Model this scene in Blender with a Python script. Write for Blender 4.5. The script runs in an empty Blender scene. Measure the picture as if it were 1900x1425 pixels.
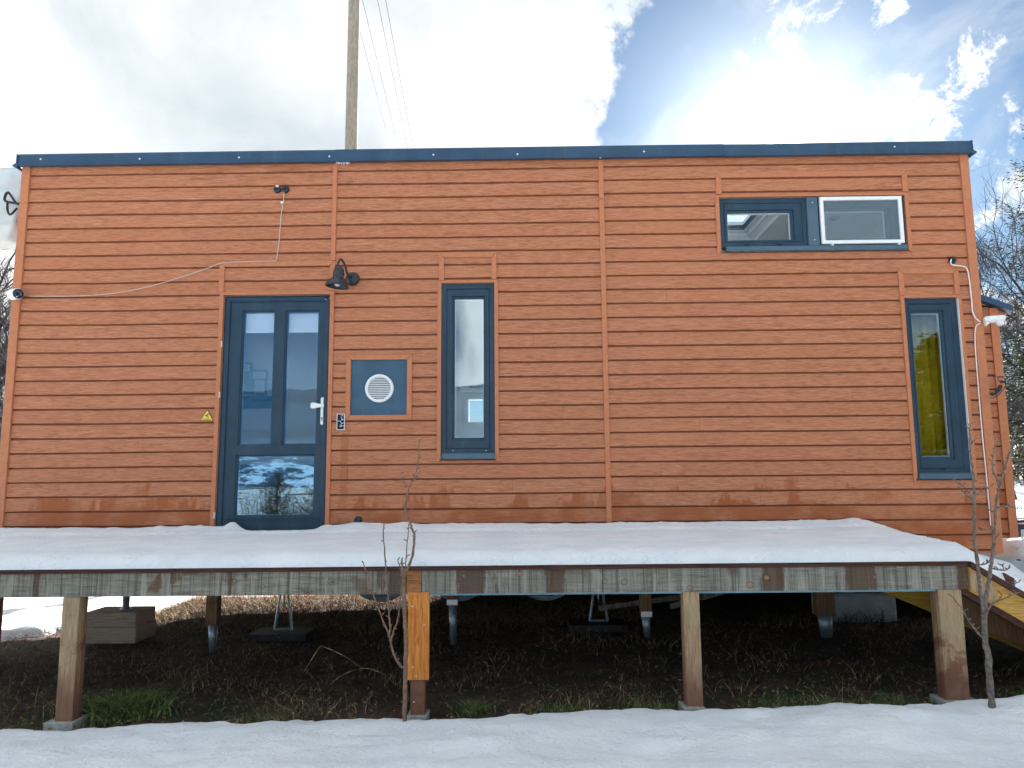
import bpy, math, random
import numpy as np
from mathutils import Vector, Matrix, noise
random.seed(7); rng = np.random.default_rng(7)
S = bpy.context.scene
COL = S.collection

# ------------------------------------------------------------------ camera
YAW, PITCH, ROLL, F = -0.014436778, 0.128746599, -0.007820118, 1400.0
CAM = Vector((0.0, -6.65, 1.40))
cy, sy, cp, sp, cr, sr = math.cos(YAW), math.sin(YAW), math.cos(PITCH), math.sin(PITCH), math.cos(ROLL), math.sin(ROLL)
FW = Vector((sy*cp, cy*cp, sp)); R0 = Vector((cy, -sy, 0)); U0 = R0.cross(FW)
RT = cr*R0 + sr*U0; UP = -sr*R0 + cr*U0
cam = bpy.data.cameras.new('camera'); camo = bpy.data.objects.new('camera', cam); COL.objects.link(camo)
cam.sensor_width = 36; cam.lens = F/1900*36; cam.clip_end = 5000; cam.clip_start = 0.05
m = Matrix((RT, UP, -FW)).transposed().to_4x4(); m.translation = CAM; camo.matrix_world = m
S.camera = camo

def ray(px, py): return (FW*F + RT*(px-950) - UP*(py-712.5)).normalized()
def at(px, py, Y):                       # point of the real world plane y = Y seen at that spot of the photo
    d = ray(px, py); return CAM + d*((Y-CAM.y)/d.y)

# ------------------------------------------------------------------ light
SUN_D = Vector((0.30073, 0.86798, 0.39518)).normalized()
EL = math.radians(23.28); AZ = math.radians(19.11)
S.view_settings.view_transform = 'Standard'; S.view_settings.look = 'None'
S.view_settings.exposure = 2.62; S.view_settings.gamma = 1
K = 2**-2.40
W = bpy.data.worlds.new('World'); S.world = W; W.use_nodes = True
nt = W.node_tree; nt.nodes.clear()
def N(t, **kw):
    n = nt.nodes.new(t)
    for k, v in kw.items(): setattr(n, k, v)
    return n
def L(a, b): nt.links.new(a, b)
def mth(op, a, b=None, c=None, clamp=False):
    n = N('ShaderNodeMath', operation=op, use_clamp=clamp)
    for i, v in enumerate((a, b, c)):
        if v is None: continue
        if isinstance(v, (int, float)): n.inputs[i].default_value = v
        else: L(v, n.inputs[i])
    return n.outputs[0]
def vdot(a, v):
    n = N('ShaderNodeVectorMath', operation='DOT_PRODUCT'); L(a, n.inputs[0]); n.inputs[1].default_value = v; return n.outputs['Value']
def mixc(f, a, b, bt='MIX'):
    n = N('ShaderNodeMix', data_type='RGBA', blend_type=bt)
    for i, v in ((0, f), (6, a), (7, b)):
        if isinstance(v, (int, float)): n.inputs[i].default_value = v
        elif isinstance(v, tuple): n.inputs[i].default_value = (*v, 1)
        else: L(v, n.inputs[i])
    return n.outputs[2]
def nz(vec, scale, detail=6, rough=.55, dist=0.):
    n = N('ShaderNodeTexNoise'); L(vec, n.inputs['Vector']); n.inputs['Scale'].default_value = scale
    n.inputs['Detail'].default_value = detail; n.inputs['Roughness'].default_value = rough; n.inputs['Distortion'].default_value = dist
    return n
def ramp(v, stops):
    n = N('ShaderNodeValToRGB'); L(v, n.inputs[0]); e = n.color_ramp.elements
    while len(e) < len(stops): e.new(.5)
    for i, (p, c) in enumerate(stops):
        e[i].position = p; e[i].color = (*c, 1) if isinstance(c, tuple) else (c, c, c, 1)
    return n.outputs[0]
def mrange(v, a, b, c=0., d=1., smooth=True):
    n = N('ShaderNodeMapRange', interpolation_type='SMOOTHSTEP' if smooth else 'LINEAR'); L(v, n.inputs[0])
    for i, q in enumerate((a, b, c, d)): n.inputs[1+i].default_value = q
    return n.outputs[0]
tc = N('ShaderNodeTexCoord'); D = tc.outputs['Generated']
sky = N('ShaderNodeTexSky', sky_type='NISHITA'); sky.sun_disc = False
sky.sun_elevation = EL; sky.sun_rotation = AZ; sky.altitude = 600; sky.air_density = 1.0; sky.dust_density = 0.25; sky.ozone_density = 1.5
BG = 0.05
skyc = mixc(1.0, sky.outputs[0], (0.20, 0.285, 0.34), 'MULTIPLY')
pa, pb = ray(1150, 0), ray(985, 275)
nn = pa.cross(pb).normalized()
if nn.dot(ray(400, 100)) < 0: nn = -nn
n1 = nz(D, 3.2, 9, .62, .35)
front = mrange(vdot(D, (0, 1, 0)), -.05, .25)
sm = mth('ADD', vdot(D, tuple(nn)), mth('MULTIPLY', mth('SUBTRACT', n1.outputs[0], .5), .55))
big = mth('MULTIPLY', mrange(sm, -.012, .022), front)
n2 = nz(D, 13., 12, .68, .35)
fld = mth('SUBTRACT', n2.outputs[0], .5)
blobs = None
for px_, py_, w_ in ((1470, 20, 5.0), (1590, 15, 4.5), (1780, 115, 4.5), (1690, 165, 4.5), (1620, 205, 4.0), (1850, 235, 5.5), (1790, 260, 5.), (1370, 125, 2.2), (1890, 170, 3.0), (1900, 420, 12.)):
    b_ = mrange(vdot(D, tuple(ray(px_, py_))), math.cos(math.radians(w_)), math.cos(math.radians(w_*.15)))
    blobs = b_ if blobs is None else mth('MAXIMUM', blobs, b_)
patch = mrange(mth('ADD', mth('MULTIPLY', fld, 1.5), mth('MULTIPLY', blobs, .33)), .30, .43)
patch = mth('MULTIPLY', patch, front)
n3 = nz(D, 3.6, 8, .6, .5)
back = mth('MULTIPLY', mrange(n3.outputs[0], .44, .58), mth('SUBTRACT', 1.0, front))
lowc = mth('MULTIPLY', mrange(vdot(D, (0, 0, 1)), .20, .02), .6)
cover = mth('MAXIMUM', mth('MAXIMUM', big, patch), mth('MAXIMUM', back, lowc), clamp=True)
n4 = nz(D, 3.4, 7, .55, .4)
tone = ramp(n4.outputs[0], [(.36, (.64, .72, .78)), (.48, (.84, .90, .93)), (.60, (1.10, 1.10, 1.09))])
tone = mixc(1.0, tone, (K/BG*.93,)*3, 'MULTIPLY')
tb_ = mixc(1.0, tone, (2.02, 2.10, 2.14), 'MULTIPLY'); tone = mixc(front, tb_, tone)
wisp = mth('MULTIPLY', mrange(nz(D, 4.0, 8, .6, 1.2).outputs[0], .46, .80), .40)
skyc = mixc(wisp, skyc, tone)
c = mixc(cover, skyc, tone)
# aureole and disc of the sun itself
ca = mth('MINIMUM', vdot(D, tuple(SUN_D)), 1.0)
ang = mth('ARCCOSINE', ca)
g1 = mth('MULTIPLY', mth('POWER', 2.718, mth('MULTIPLY', ang, -13.0)), 2.1)
g2 = mth('MULTIPLY', mth('POWER', 2.718, mth('MULTIPLY', ang, -70.0)), 22.0)
disc = mrange(ang, .0062, .0046, 0, 60)
gl = mth('MULTIPLY', mth('ADD', mth('ADD', g1, g2), disc), K/BG)
gc = N('ShaderNodeCombineColor'); L(gl, gc.inputs[0]); L(mth('MULTIPLY', gl, .985), gc.inputs[1]); L(mth('MULTIPLY', gl, .93), gc.inputs[2])
c = mixc(1.0, c, gc.outputs[0], 'ADD')
bgn = N('ShaderNodeBackground'); L(c, bgn.inputs[0]); bgn.inputs[1].default_value = BG
wo = N('ShaderNodeOutputWorld'); L(bgn.outputs[0], wo.inputs[0])
W.cycles.sampling_method = 'MANUAL'; W.cycles.sample_map_resolution = 1024

sl = bpy.data.lights.new('sun', 'SUN'); sl.energy = 3.6; sl.angle = math.radians(.5); sl.color = (1, .93, .82)
so = bpy.data.objects.new('sun', sl); COL.objects.link(so); so.location = (10, 30, 20)
so.rotation_euler = (-SUN_D).to_track_quat('-Z', 'Y').to_euler()

# ------------------------------------------------------------------ materials
def mat(name):
    global nt
    M = bpy.data.materials.new(name); M.use_nodes = True; nt = M.node_tree; nt.nodes.clear()
    o = N('ShaderNodeOutputMaterial'); b = N('ShaderNodeBsdfPrincipled'); L(b.outputs[0], o.inputs[0])
    return M, b, o
def setc(b, key, v):
    if isinstance(v, tuple): b.inputs[key].default_value = (*v, 1)
    elif isinstance(v, (int, float)): b.inputs[key].default_value = v
    else: L(v, b.inputs[key])
def pos(sx=1, sy_=1, sz=1):
    g = N('ShaderNodeNewGeometry'); mp = N('ShaderNodeMapping'); L(g.outputs['Position'], mp.inputs[0])
    mp.inputs['Scale'].default_value = (sx, sy_, sz); return mp.outputs[0]
def bump(b, h, strength=.3, dist=.01):
    n = N('ShaderNodeBump'); n.inputs['Strength'].default_value = strength; n.inputs['Distance'].default_value = dist
    L(h, n.inputs['Height']); L(n.outputs[0], b.inputs['Normal'])
def sepz():
    g = N('ShaderNodeNewGeometry'); s = N('ShaderNodeSeparateXYZ'); L(g.outputs['Position'], s.inputs[0]); return s.outputs
def simple(name, c, rough=.5, metal=0., var=.12, scale=14., bs=.08, spec=.5):
    M, b, o = mat(name)
    n = nz(pos(), scale, 5)
    col = mixc(mrange(n.outputs[0], .3, .7), tuple(x*(1-var) for x in c), tuple(min(1, x*(1+var)) for x in c))
    setc(b, 'Base Color', col); setc(b, 'Roughness', rough); setc(b, 'Metallic', metal); setc(b, 'Specular IOR Level', spec)
    if bs: bump(b, nz(pos(), scale*8, 3).outputs[0], bs, .004)
    return M

def siding_mat():
    M, b, o = mat('siding_woodgrain')
    s = sepz(); row = mth('FLOOR', mth('DIVIDE', mth('SUBTRACT', s['Z'], 1.166), .1288))
    wn = N('ShaderNodeTexWhiteNoise', noise_dimensions='1D'); L(row, wn.inputs['W'])
    off = N('ShaderNodeVectorMath', operation='ADD'); L(pos(1, 1, 1), off.inputs[0]); L(wn.outputs['Color'], off.inputs[1])
    mp = N('ShaderNodeMapping'); L(off.outputs[0], mp.inputs[0]); mp.inputs['Scale'].default_value = (5.5, 8, 70)
    g = nz(mp.outputs[0], 1.0, 7, .62, 1.6)
    mp2 = N('ShaderNodeMapping'); L(off.outputs[0], mp2.inputs[0]); mp2.inputs['Scale'].default_value = (10, 14, 170)
    g2 = nz(mp2.outputs[0], 1.0, 4, .6, .4)
    col = ramp(g.outputs[0], [(.28, (.26, .088, .040)), (.42, (.45, .173, .086)), (.56, (.51, .208, .110)), (.72, (.61, .28, .158))])
    col = mixc(mth('MULTIPLY', mrange(g2.outputs[0], .52, .40), .50), col, (.23, .07, .030))
    col = mixc(mth('MULTIPLY', mth('SUBTRACT', wn.outputs['Value'], .4), .28), col, (.36, .11, .045))
    big_ = nz(pos(.5, 1, .7), 1.0, 3)
    col = mixc(mth('MULTIPLY', mrange(big_.outputs[0], .45, .7), .25), col, (.56, .215, .105))
    # damp splash marks soaked into the lowest boards, with square edges from drips
    rw = N('ShaderNodeCombineXYZ'); L(mth('MULTIPLY', s['X'], 3.1), rw.inputs[0]); L(mth('MULTIPLY', row, 7.37), rw.inputs[1]); L(mth('MULTIPLY', s['Z'], 1.1), rw.inputs[2])
    wet = nz(rw.outputs[0], 1.0, 6, .62, .5)
    lim = mth('ADD', mrange(s['Z'], 1.62, 1.14, .22, .535, False), mrange(s['Z'], 1.19, 1.13, 0., .26))
    mask = mrange(mth('SUBTRACT', lim, wet.outputs[0]), -.022, .022)
    mask = mth('MULTIPLY', mask, mrange(nz(pos(3, 2, 3), 1., 4).outputs[0], .38, .58, .25, 1.))
    drip = mth('MULTIPLY', mth('LESS_THAN', mth('ABSOLUTE', mth('ADD', mth('ADD', s['X'], 1.575), mth('MULTIPLY', mth('SUBTRACT', nz(pos(3, 3, 14), 1., 3).outputs[0], .5), .10))), .035), mth('MULTIPLY', mth('LESS_THAN', s['Z'], 1.84), mrange(s['Z'], 1.1, 1.3)))
    mask = mth('MAXIMUM', mask, mth('MULTIPLY', drip, .55))
    setc(b, 'Specular IOR Level', .25); col = mixc(mth('MULTIPLY', mask, .72), col, (.30, .070, .010))
    setc(b, 'Base Color', col); setc(b, 'Roughness', mth('SUBTRACT', .50, mth('MULTIPLY', mask, .12)))
    h = mth('ADD', mth('MULTIPLY', g.outputs[0], .7), mth('MULTIPLY', g2.outputs[0], .5))
    bump(b, h, .35, .004)
    return M
MAT = {}
MAT['siding'] = siding_mat()
def trim_mat():
    M, b, o = mat('trim_brown')
    g = nz(pos(22, 20, 22), 1., 5, .6, .8)
    setc(b, 'Base Color', ramp(g.outputs[0], [(.3, (.45, .165, .076)), (.5, (.50, .19, .092)), (.7, (.54, .21, .104))])); setc(b, 'Specular IOR Level', .25)
    setc(b, 'Roughness', .48); bump(b, g.outputs[0], .2, .003); return M
MAT['trim'] = trim_mat()
MAT['groove'] = simple('groove_brown', (.20, .055, .018), .7)
def metal_blue(name, c, r=.42):
    M, b, o = mat(name)
    n = nz(pos(), 5., 5); n2 = nz(pos(), 420., 2)
    setc(b, 'Base Color', mixc(mrange(n.outputs[0], .3, .7), tuple(x*.88 for x in c), tuple(x*1.12 for x in c)))
    setc(b, 'Roughness', mrange(n2.outputs[0], .3, .7, r-.06, r+.10)); bump(b, n2.outputs[0], .12, .001); setc(b, 'Specular IOR Level', .35)
    ds = nz(pos(6, 6, 1.5), 1., 6, .7); d2_ = nz(pos(90, 90, 90), 1., 3)
    base_c = b.inputs['Base Color'].links[0].from_socket
    setc(b, 'Base Color', mixc(mth('MULTIPLY', mrange(mth('ADD', ds.outputs[0], mth('MULTIPLY', mth('SUBTRACT', d2_.outputs[0], .5), .4)), .52, .75), .22), base_c, (.16, .19, .21))); return M
MAT['frame'] = metal_blue('window_frame_slate_blue', (.015, .045, .078))
MAT['fascia'] = metal_blue('roof_trim_blue_grey', (.026, .068, .125))
MAT['ventpanel'] = metal_blue('vent_panel_blue_grey', (.042, .100, .165), .5)
MAT['rail'] = metal_blue('window_mullion', (.065, .12, .17))
MAT['darkmetal'] = simple('lamp_black_metal', (.018, .022, .035), .38, .0, .2, 10)
MAT['white'] = simple('white_plastic', (.80, .82, .83), .38, 0, .03, 6, .0)
MAT['whitewall'] = simple('white_interior_paint', (.82, .82, .80), .6, 0, .03, 4, .0)
MAT['cable'] = simple('cable_white', (.55, .50, .46), .5, 0, .05, 10, 0)
MAT['strip'] = simple('pale_blue_metal_strip', (.16, .33, .42), .5)
MAT['black'] = simple('black_rubber', (.012, .014, .02), .55, 0, .2, 10)
MAT['glossblack'] = simple('black_gloss', (.008, .012, .03), .12, 0, .1, 10, 0)
MAT['galv'] = simple('galvanised_steel', (.42, .48, .54), .45, .7, .15, 30)
MAT['screw'] = simple('screw_head', (.80, .82, .86), .3, .6, .03, 20, 0)
MAT['concrete'] = simple('concrete', (.30, .31, .29), .9, 0, .25, 18, .5)
MAT['paleconcrete'] = simple('pale_block', (.50, .56, .60), .9, 0, .12, 9, .4)
MAT['tyre'] = simple('tyre_rubber', (.02, .02, .022), .8, 0, .3, 20, .4)
MAT['chassis'] = simple('chassis_dark', (.03, .03, .035), .6, 0, .3, 10)
MAT['tarp'] = simple('white_tarp', (.55, .60, .62), .45, 0, .08, 5, .3)
MAT['yellow_sign'] = simple('sign_yellow', (.80, .62, .06), .4, 0, .03, 6, 0)
MAT['mustard'] = simple('mustard_cloth', (.80, .60, .015), .9, 0, .15, 12, .4)
nt = MAT['mustard'].node_tree
_o = [q for q in nt.nodes if q.type == 'OUTPUT_MATERIAL'][0]; _b = [q for q in nt.nodes if q.type == 'BSDF_PRINCIPLED'][0]
_t = N('ShaderNodeBsdfTranslucent'); _t.inputs[0].default_value = (.85, .62, .02, 1); _m = N('ShaderNodeMixShader'); _m.inputs[0].default_value = .5
L(_b.outputs[0], _m.inputs[1]); L(_t.outputs[0], _m.inputs[2]); L(_m.outputs[0], _o.inputs[0])
MAT['floorwood'] = simple('interior_floor', (.30, .24, .18), .5, 0, .2, 6)
MAT['brownfab'] = simple('brown_fabric', (.10, .07, .06), .9, 0, .2, 10)
MAT['bark_red'] = simple('young_bark', (.20, .115, .075), .65, 0, .35, 60, .5)
MAT['bark_grey'] = simple('grey_bark', (.15, .125, .10), .8, 0, .45, 50, .6)
MAT['bark_dark'] = simple('dark_twigs', (.045, .040, .045), .85, 0, .4, 6, .3)
MAT['redpost'] = simple('red_painted_post', (.25, .02, .02), .6)

def glass(name, fac=.30, tint=(.80, .90, .95), refl=(.80, .92, 1.0)):
    M, b, o = mat(name); nt.nodes.remove(b)
    t = N('ShaderNodeBsdfTransparent'); t.inputs[0].default_value = (*tint, 1)
    g = N('ShaderNodeBsdfGlossy'); g.inputs[0].default_value = (*refl, 1); g.inputs['Roughness'].default_value = 0.0
    bp_ = N('ShaderNodeBump'); bp_.inputs['Strength'].default_value = .012; bp_.inputs['Distance'].default_value = .02
    L(nz(pos(), 2.2, 2).outputs[0], bp_.inputs['Height']); L(bp_.outputs[0], g.inputs['Normal'])
    lw = N('ShaderNodeLayerWeight'); lw.inputs[0].default_value = .5
    f = mth('ADD', fac, mth('MULTIPLY', mth('POWER', lw.outputs['Facing'], 4.0), .6), clamp=True)
    mx = N('ShaderNodeMixShader'); L(f, mx.inputs[0]); L(t.outputs[0], mx.inputs[1]); L(g.outputs[0], mx.inputs[2]); L(mx.outputs[0], o.inputs[0])
    return M
MAT['glass'] = glass('window_glass', .26)
MAT['glass_door'] = glass('door_glass', .23, (.88, .95, 1.0), (.42, .72, 1.0))
MAT['glass_loft'] = glass('loft_glass', .10, (.92, .96, .97))
def mesh_mat():
    M, b, o = mat('insect_mesh'); nt.nodes.remove(b)
    t = N('ShaderNodeBsdfTransparent'); t.inputs[0].default_value = (1, 1, 1, 1)
    d = N('ShaderNodeBsdfDiffuse'); d.inputs[0].default_value = (.25, .33, .38, 1)
    mx = N('ShaderNodeMixShader'); mx.inputs[0].default_value = .42
    L(t.outputs[0], mx.inputs[1]); L(d.outputs[0], mx.inputs[2]); L(mx.outputs[0], o.inputs[0]); return M
MAT['mesh'] = mesh_mat()

def wood(name, cols, stain=None, vert=False, green=None, bands=True, st=.35):
    M, b, o = mat(name)
    gr = nz(pos(60, 60, 5) if vert else pos(5, 60, 70), 1., 7, .65, 1.2)
    fine = nz(pos(260, 260, 12) if vert else pos(12, 200, 300), 1., 4, .6)
    col = ramp(gr.outputs[0], cols)
    if bands:   # saw marks and weather streaks across the beam
        bd = nz(pos(34, 3, 1.2), 1., 5, .7)
        col = mixc(mth('MULTIPLY', mrange(bd.outputs[0], .52, .66), .55), col, tuple(x*.42 for x in cols[1][1]))
        ck = nz(pos(3, 40, 190), 1., 4, .6, .6)
        col = mixc(mth('MULTIPLY', mrange(ck.outputs[0], .60, .68), .6), col, tuple(x*.30 for x in cols[1][1]))
    col = mixc(mth('MULTIPLY', mrange(fine.outputs[0], .5, .75), .35), col, tuple(x*.55 for x in cols[0][1]))
    if stain:
        sn = nz(pos(2.2, 3, 3.2), 1., 5, .6, .8)
        col = mixc(mth('MULTIPLY', mrange(sn.outputs[0], .55, .62), .85), col, stain)
    if green:
        gn = nz(pos(1.3, 3, 6), 1., 4)
        col = mixc(mth('MULTIPLY', mrange(gn.outputs[0], .42, .68), .55), col, green)
    if name == 'weathered_grey_timber':
        s_ = sepz()
        st_ = nz(pos(90, 3, .8), 1., 4, .7); col = mixc(mth('MULTIPLY', mrange(st_.outputs[0], .48, .62), .7), col, (.085, .075, .06))
        st2 = nz(pos(26, 3, 2.), 1., 5, .7); col = mixc(mth('MULTIPLY', mrange(st2.outputs[0], .50, .66), .6), col, (.40, .38, .32))
        br_ = nz(pos(14, 3, 2.4), 1., 5, .7)
        for cx_, wd in ((-.72, .20), (-.30, .17), (.18, .10), (1.45, .10), (1.95, .16), (-1.75, .03), (-2.9, .04), (2.56, .05)):
            fz_ = mth('SUBTRACT', 1.0, mth('DIVIDE', mth('ABSOLUTE', mth('SUBTRACT', s_['X'], cx_)), wd))
            col = mixc(mth('MULTIPLY', mrange(mth('ADD', fz_, mth('MULTIPLY', mth('SUBTRACT', br_.outputs[0], .5), 2.2)), .25, .5), .75), col, (.085, .040, .022))
        for cx_, cz_, rr_ in ((-2.87, .80, .010), (-1.55, .795, .013), (-1.16, .80, .011), (-1.72, .83, .012), (-.03, .86, .016), (.36, .84, .009), (.47, .815, .014), (.585, .81, .018), (1.32, .79, .020), (1.42, .83, .022), (.97, .775, .015), (2.05, .83, .010), (-.36, .85, .010), (-2.2, .84, .008), (-3.0, .83, .010)):
            dx_ = mth('DIVIDE', mth('SUBTRACT', s_['X'], cx_), rr_*1.15); dz_ = mth('DIVIDE', mth('SUBTRACT', s_['Z'], cz_), rr_)
            dk_ = mth('ADD', mth('SQRT', mth('ADD', mth('MULTIPLY', dx_, dx_), mth('MULTIPLY', dz_, dz_))), mth('MULTIPLY', mth('SUBTRACT', st2.outputs[0], .5), .5))
            col = mixc(mth('MULTIPLY', mrange(dk_, 1.25, .95), mrange(mth('ABSOLUTE', mth('SUBTRACT', dk_, .95)), .30, .02, .15, .6)), col, (.11, .075, .05))
            col = mixc(mth('MULTIPLY', mrange(dk_, .70, .45), .8), col, (.34, .20, .12))
    # knots
    v = N('ShaderNodeTexVoronoi'); L(pos(3.1, 3.1, 5.5) if not vert else pos(7, 7, 3.2), v.inputs['Vector']); v.inputs['Scale'].default_value = 1.0
    dk = v.outputs['Distance']
    ring = mth('MULTIPLY', mrange(dk, .16, .06), mrange(mth('SINE', mth('MULTIPLY', dk, 130.)), -.4, .8, .35, 1.))
    col = mixc(mth('MULTIPLY', ring, .65), col, tuple(x*.38 for x in cols[1][1]))
    setc(b, 'Base Color', col); setc(b, 'Roughness', .85); setc(b, 'Specular IOR Level', .2)
    if vert and name.startswith('post'):
        zz_ = sepz()['Z']; nb_ = nz(pos(9, 9, 5), 1., 5)
        col = mixc(mth('MULTIPLY', mrange(mth('ADD', zz_, mth('MULTIPLY', mth('SUBTRACT', nb_.outputs[0], .5), .35)), .42, .18), .7), col, (.17, .065, .05))
        setc(b, 'Base Color', col)
    bump(b, mth('ADD', gr.outputs[0], fine.outputs[0]), st, .006); return M
MAT['beam'] = wood('weathered_grey_timber', [(.25, (.10, .085, .065)), (.45, (.22, .20, .165)), (.60, (.31, .29, .245)), (.8, (.42, .405, .36))], (.13, .065, .035), green=(.215, .235, .195), st=.6)
MAT['beambare'] = wood('weathered_board_underside', [(.3, (.10, .08, .06)), (.5, (.17, .13, .09)), (.6, (.2, .16, .11)), (.8, (.25, .2, .15))], None, bands=False)
MAT['deckedge'] = wood('deck_board_brown', [(.3, (.045, .022, .018)), (.5, (.075, .036, .03)), (.6, (.10, .05, .038)), (.8, (.14, .07, .05))], None, bands=False)
MAT['post'] = wood('post_timber', [(.3, (.20, .12, .07)), (.48, (.36, .235, .14)), (.6, (.46, .32, .20)), (.8, (.54, .40, .27))], (.19, .085, .05), True, (.34, .30, .17), bands=False)
MAT['postdark'] = wood('post_timber_brown', [(.3, (.16, .09, .05)), (.48, (.27, .155, .085)), (.6, (.34, .20, .115)), (.8, (.42, .27, .17))], (.13, .06, .04), True, None, bands=False)
MAT['orange'] = wood('orange_board', [(.3, (.36, .11, .025)), (.48, (.62, .22, .05)), (.6, (.74, .30, .075)), (.8, (.86, .42, .13))], (.50, .14, .035), True, None, bands=False)
MAT['paleboard'] = wood('pale_block_timber', [(.3, (.36, .26, .19)), (.48, (.50, .38, .29)), (.6, (.58, .45, .35)), (.8, (.64, .52, .42))], None, False, None, bands=False)
MAT['block'] = wood('wet_brown_block', [(.3, (.14, .05, .02)), (.48, (.30, .12, .045)), (.6, (.42, .19, .07)), (.8, (.55, .30, .14))], (.10, .04, .02), False, None, bands=False)
MAT['ramp'] = wood('ramp_yellow_timber', [(.3, (.26, .13, .03)), (.48, (.46, .25, .06)), (.6, (.56, .33, .10)), (.8, (.62, .42, .17))], (.22, .12, .05), False, None, bands=False)
MAT['rampyellow'] = wood('yellow_board', [(.3, (.42, .22, .03)), (.48, (.70, .42, .07)), (.6, (.80, .50, .11)), (.8, (.85, .6, .2))], None, False, None, bands=False)
MAT['polewood'] = wood('pole_wood', [(.3, (.13, .11, .085)), (.48, (.24, .215, .175)), (.6, (.32, .295, .25)), (.8, (.4, .37, .33))], None, True, None, bands=False)

def snow_mat():
    M, b, o = mat('snow')
    n = nz(pos(), 3., 4); setc(b, 'Base Color', mixc(mrange(n.outputs[0], .3, .7), (.78, .82, .86), (.88, .90, .92)))
    setc(b, 'Roughness', .75); setc(b, 'Specular IOR Level', .25)
    h = mth('ADD', nz(pos(), 45., 6, .6).outputs[0], mth('MULTIPLY', nz(pos(), 260., 3).outputs[0], .35)); vv = N('ShaderNodeTexVoronoi'); L(pos(), vv.inputs['Vector']); vv.inputs['Scale'].default_value = 34.
    h = mth('ADD', h, mth('MULTIPLY', mrange(vv.outputs['Distance'], 0., .35), mth('MULTIPLY', mrange(nz(pos(), 5., 4).outputs[0], .48, .62), .6)))
    bump(b, h, .9, .016)
    return M
MAT['snow'] = snow_mat()
def ground_mat():
    M, b, o = mat('bare_earth')
    n = nz(pos(), 6., 9, .65); n2 = nz(pos(), 60., 6, .7); n3 = nz(pos(), 1.4, 4)
    col = ramp(n.outputs[0], [(.3, (.035, .021, .018)), (.5, (.085, .050, .037)), (.7, (.15, .092, .06))])
    col = mixc(mrange(n2.outputs[0], .56, .72), col, (.13, .085, .05))
    col = mixc(mth('MULTIPLY', mrange(n3.outputs[0], .52, .62), .6), col, (.035, .055, .018))
    setc(b, 'Base Color', col); setc(b, 'Roughness', .95); bump(b, mth('ADD', n.outputs[0], n2.outputs[0]), .9, .03); return M
MAT['earth'] = ground_mat()
def grass_mat(name, a, bb, cc):
    M, b, o = mat(name)
    g = N('ShaderNodeNewGeometry'); r = N('ShaderNodeTexWhiteNoise', noise_dimensions='3D')
    n = nz(pos(), 30., 2); setc(b, 'Base Color', ramp(n.outputs[0], [(.35, a), (.5, bb), (.65, cc)]))
    setc(b, 'Roughness', .7); setc(b, 'Specular IOR Level', .2)
    return M
MAT['straw'] = grass_mat('dry_straw', (.07, .04, .025), (.22, .145, .075), (.52, .40, .23))
MAT['green'] = grass_mat('green_grass', (.05, .085, .025), (.11, .165, .05), (.24, .28, .11))
MAT['leaf'] = grass_mat('dead_leaves', (.08, .045, .03), (.18, .10, .06), (.36, .23, .13))
MAT['needles'] = grass_mat('conifer_needles', (.018, .035, .018), (.035, .06, .028), (.06, .09, .04))
MAT['brush'] = grass_mat('winter_brush', (.07, .06, .05), (.13, .11, .085), (.20, .18, .13))
def hill_mat(near=(.028, .060, .095), snowc=(.38, .50, .62)):  # forest colour tinted blue in place of distant haze
    M, b, o = mat('hazy_forested_hill')
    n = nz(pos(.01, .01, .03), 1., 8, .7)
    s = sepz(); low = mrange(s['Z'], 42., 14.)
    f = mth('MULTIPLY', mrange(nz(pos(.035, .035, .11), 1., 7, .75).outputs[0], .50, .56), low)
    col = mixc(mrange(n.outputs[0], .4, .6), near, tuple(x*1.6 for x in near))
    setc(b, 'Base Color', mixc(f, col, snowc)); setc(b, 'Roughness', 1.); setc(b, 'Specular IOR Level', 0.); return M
MAT['hill'] = hill_mat()

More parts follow.
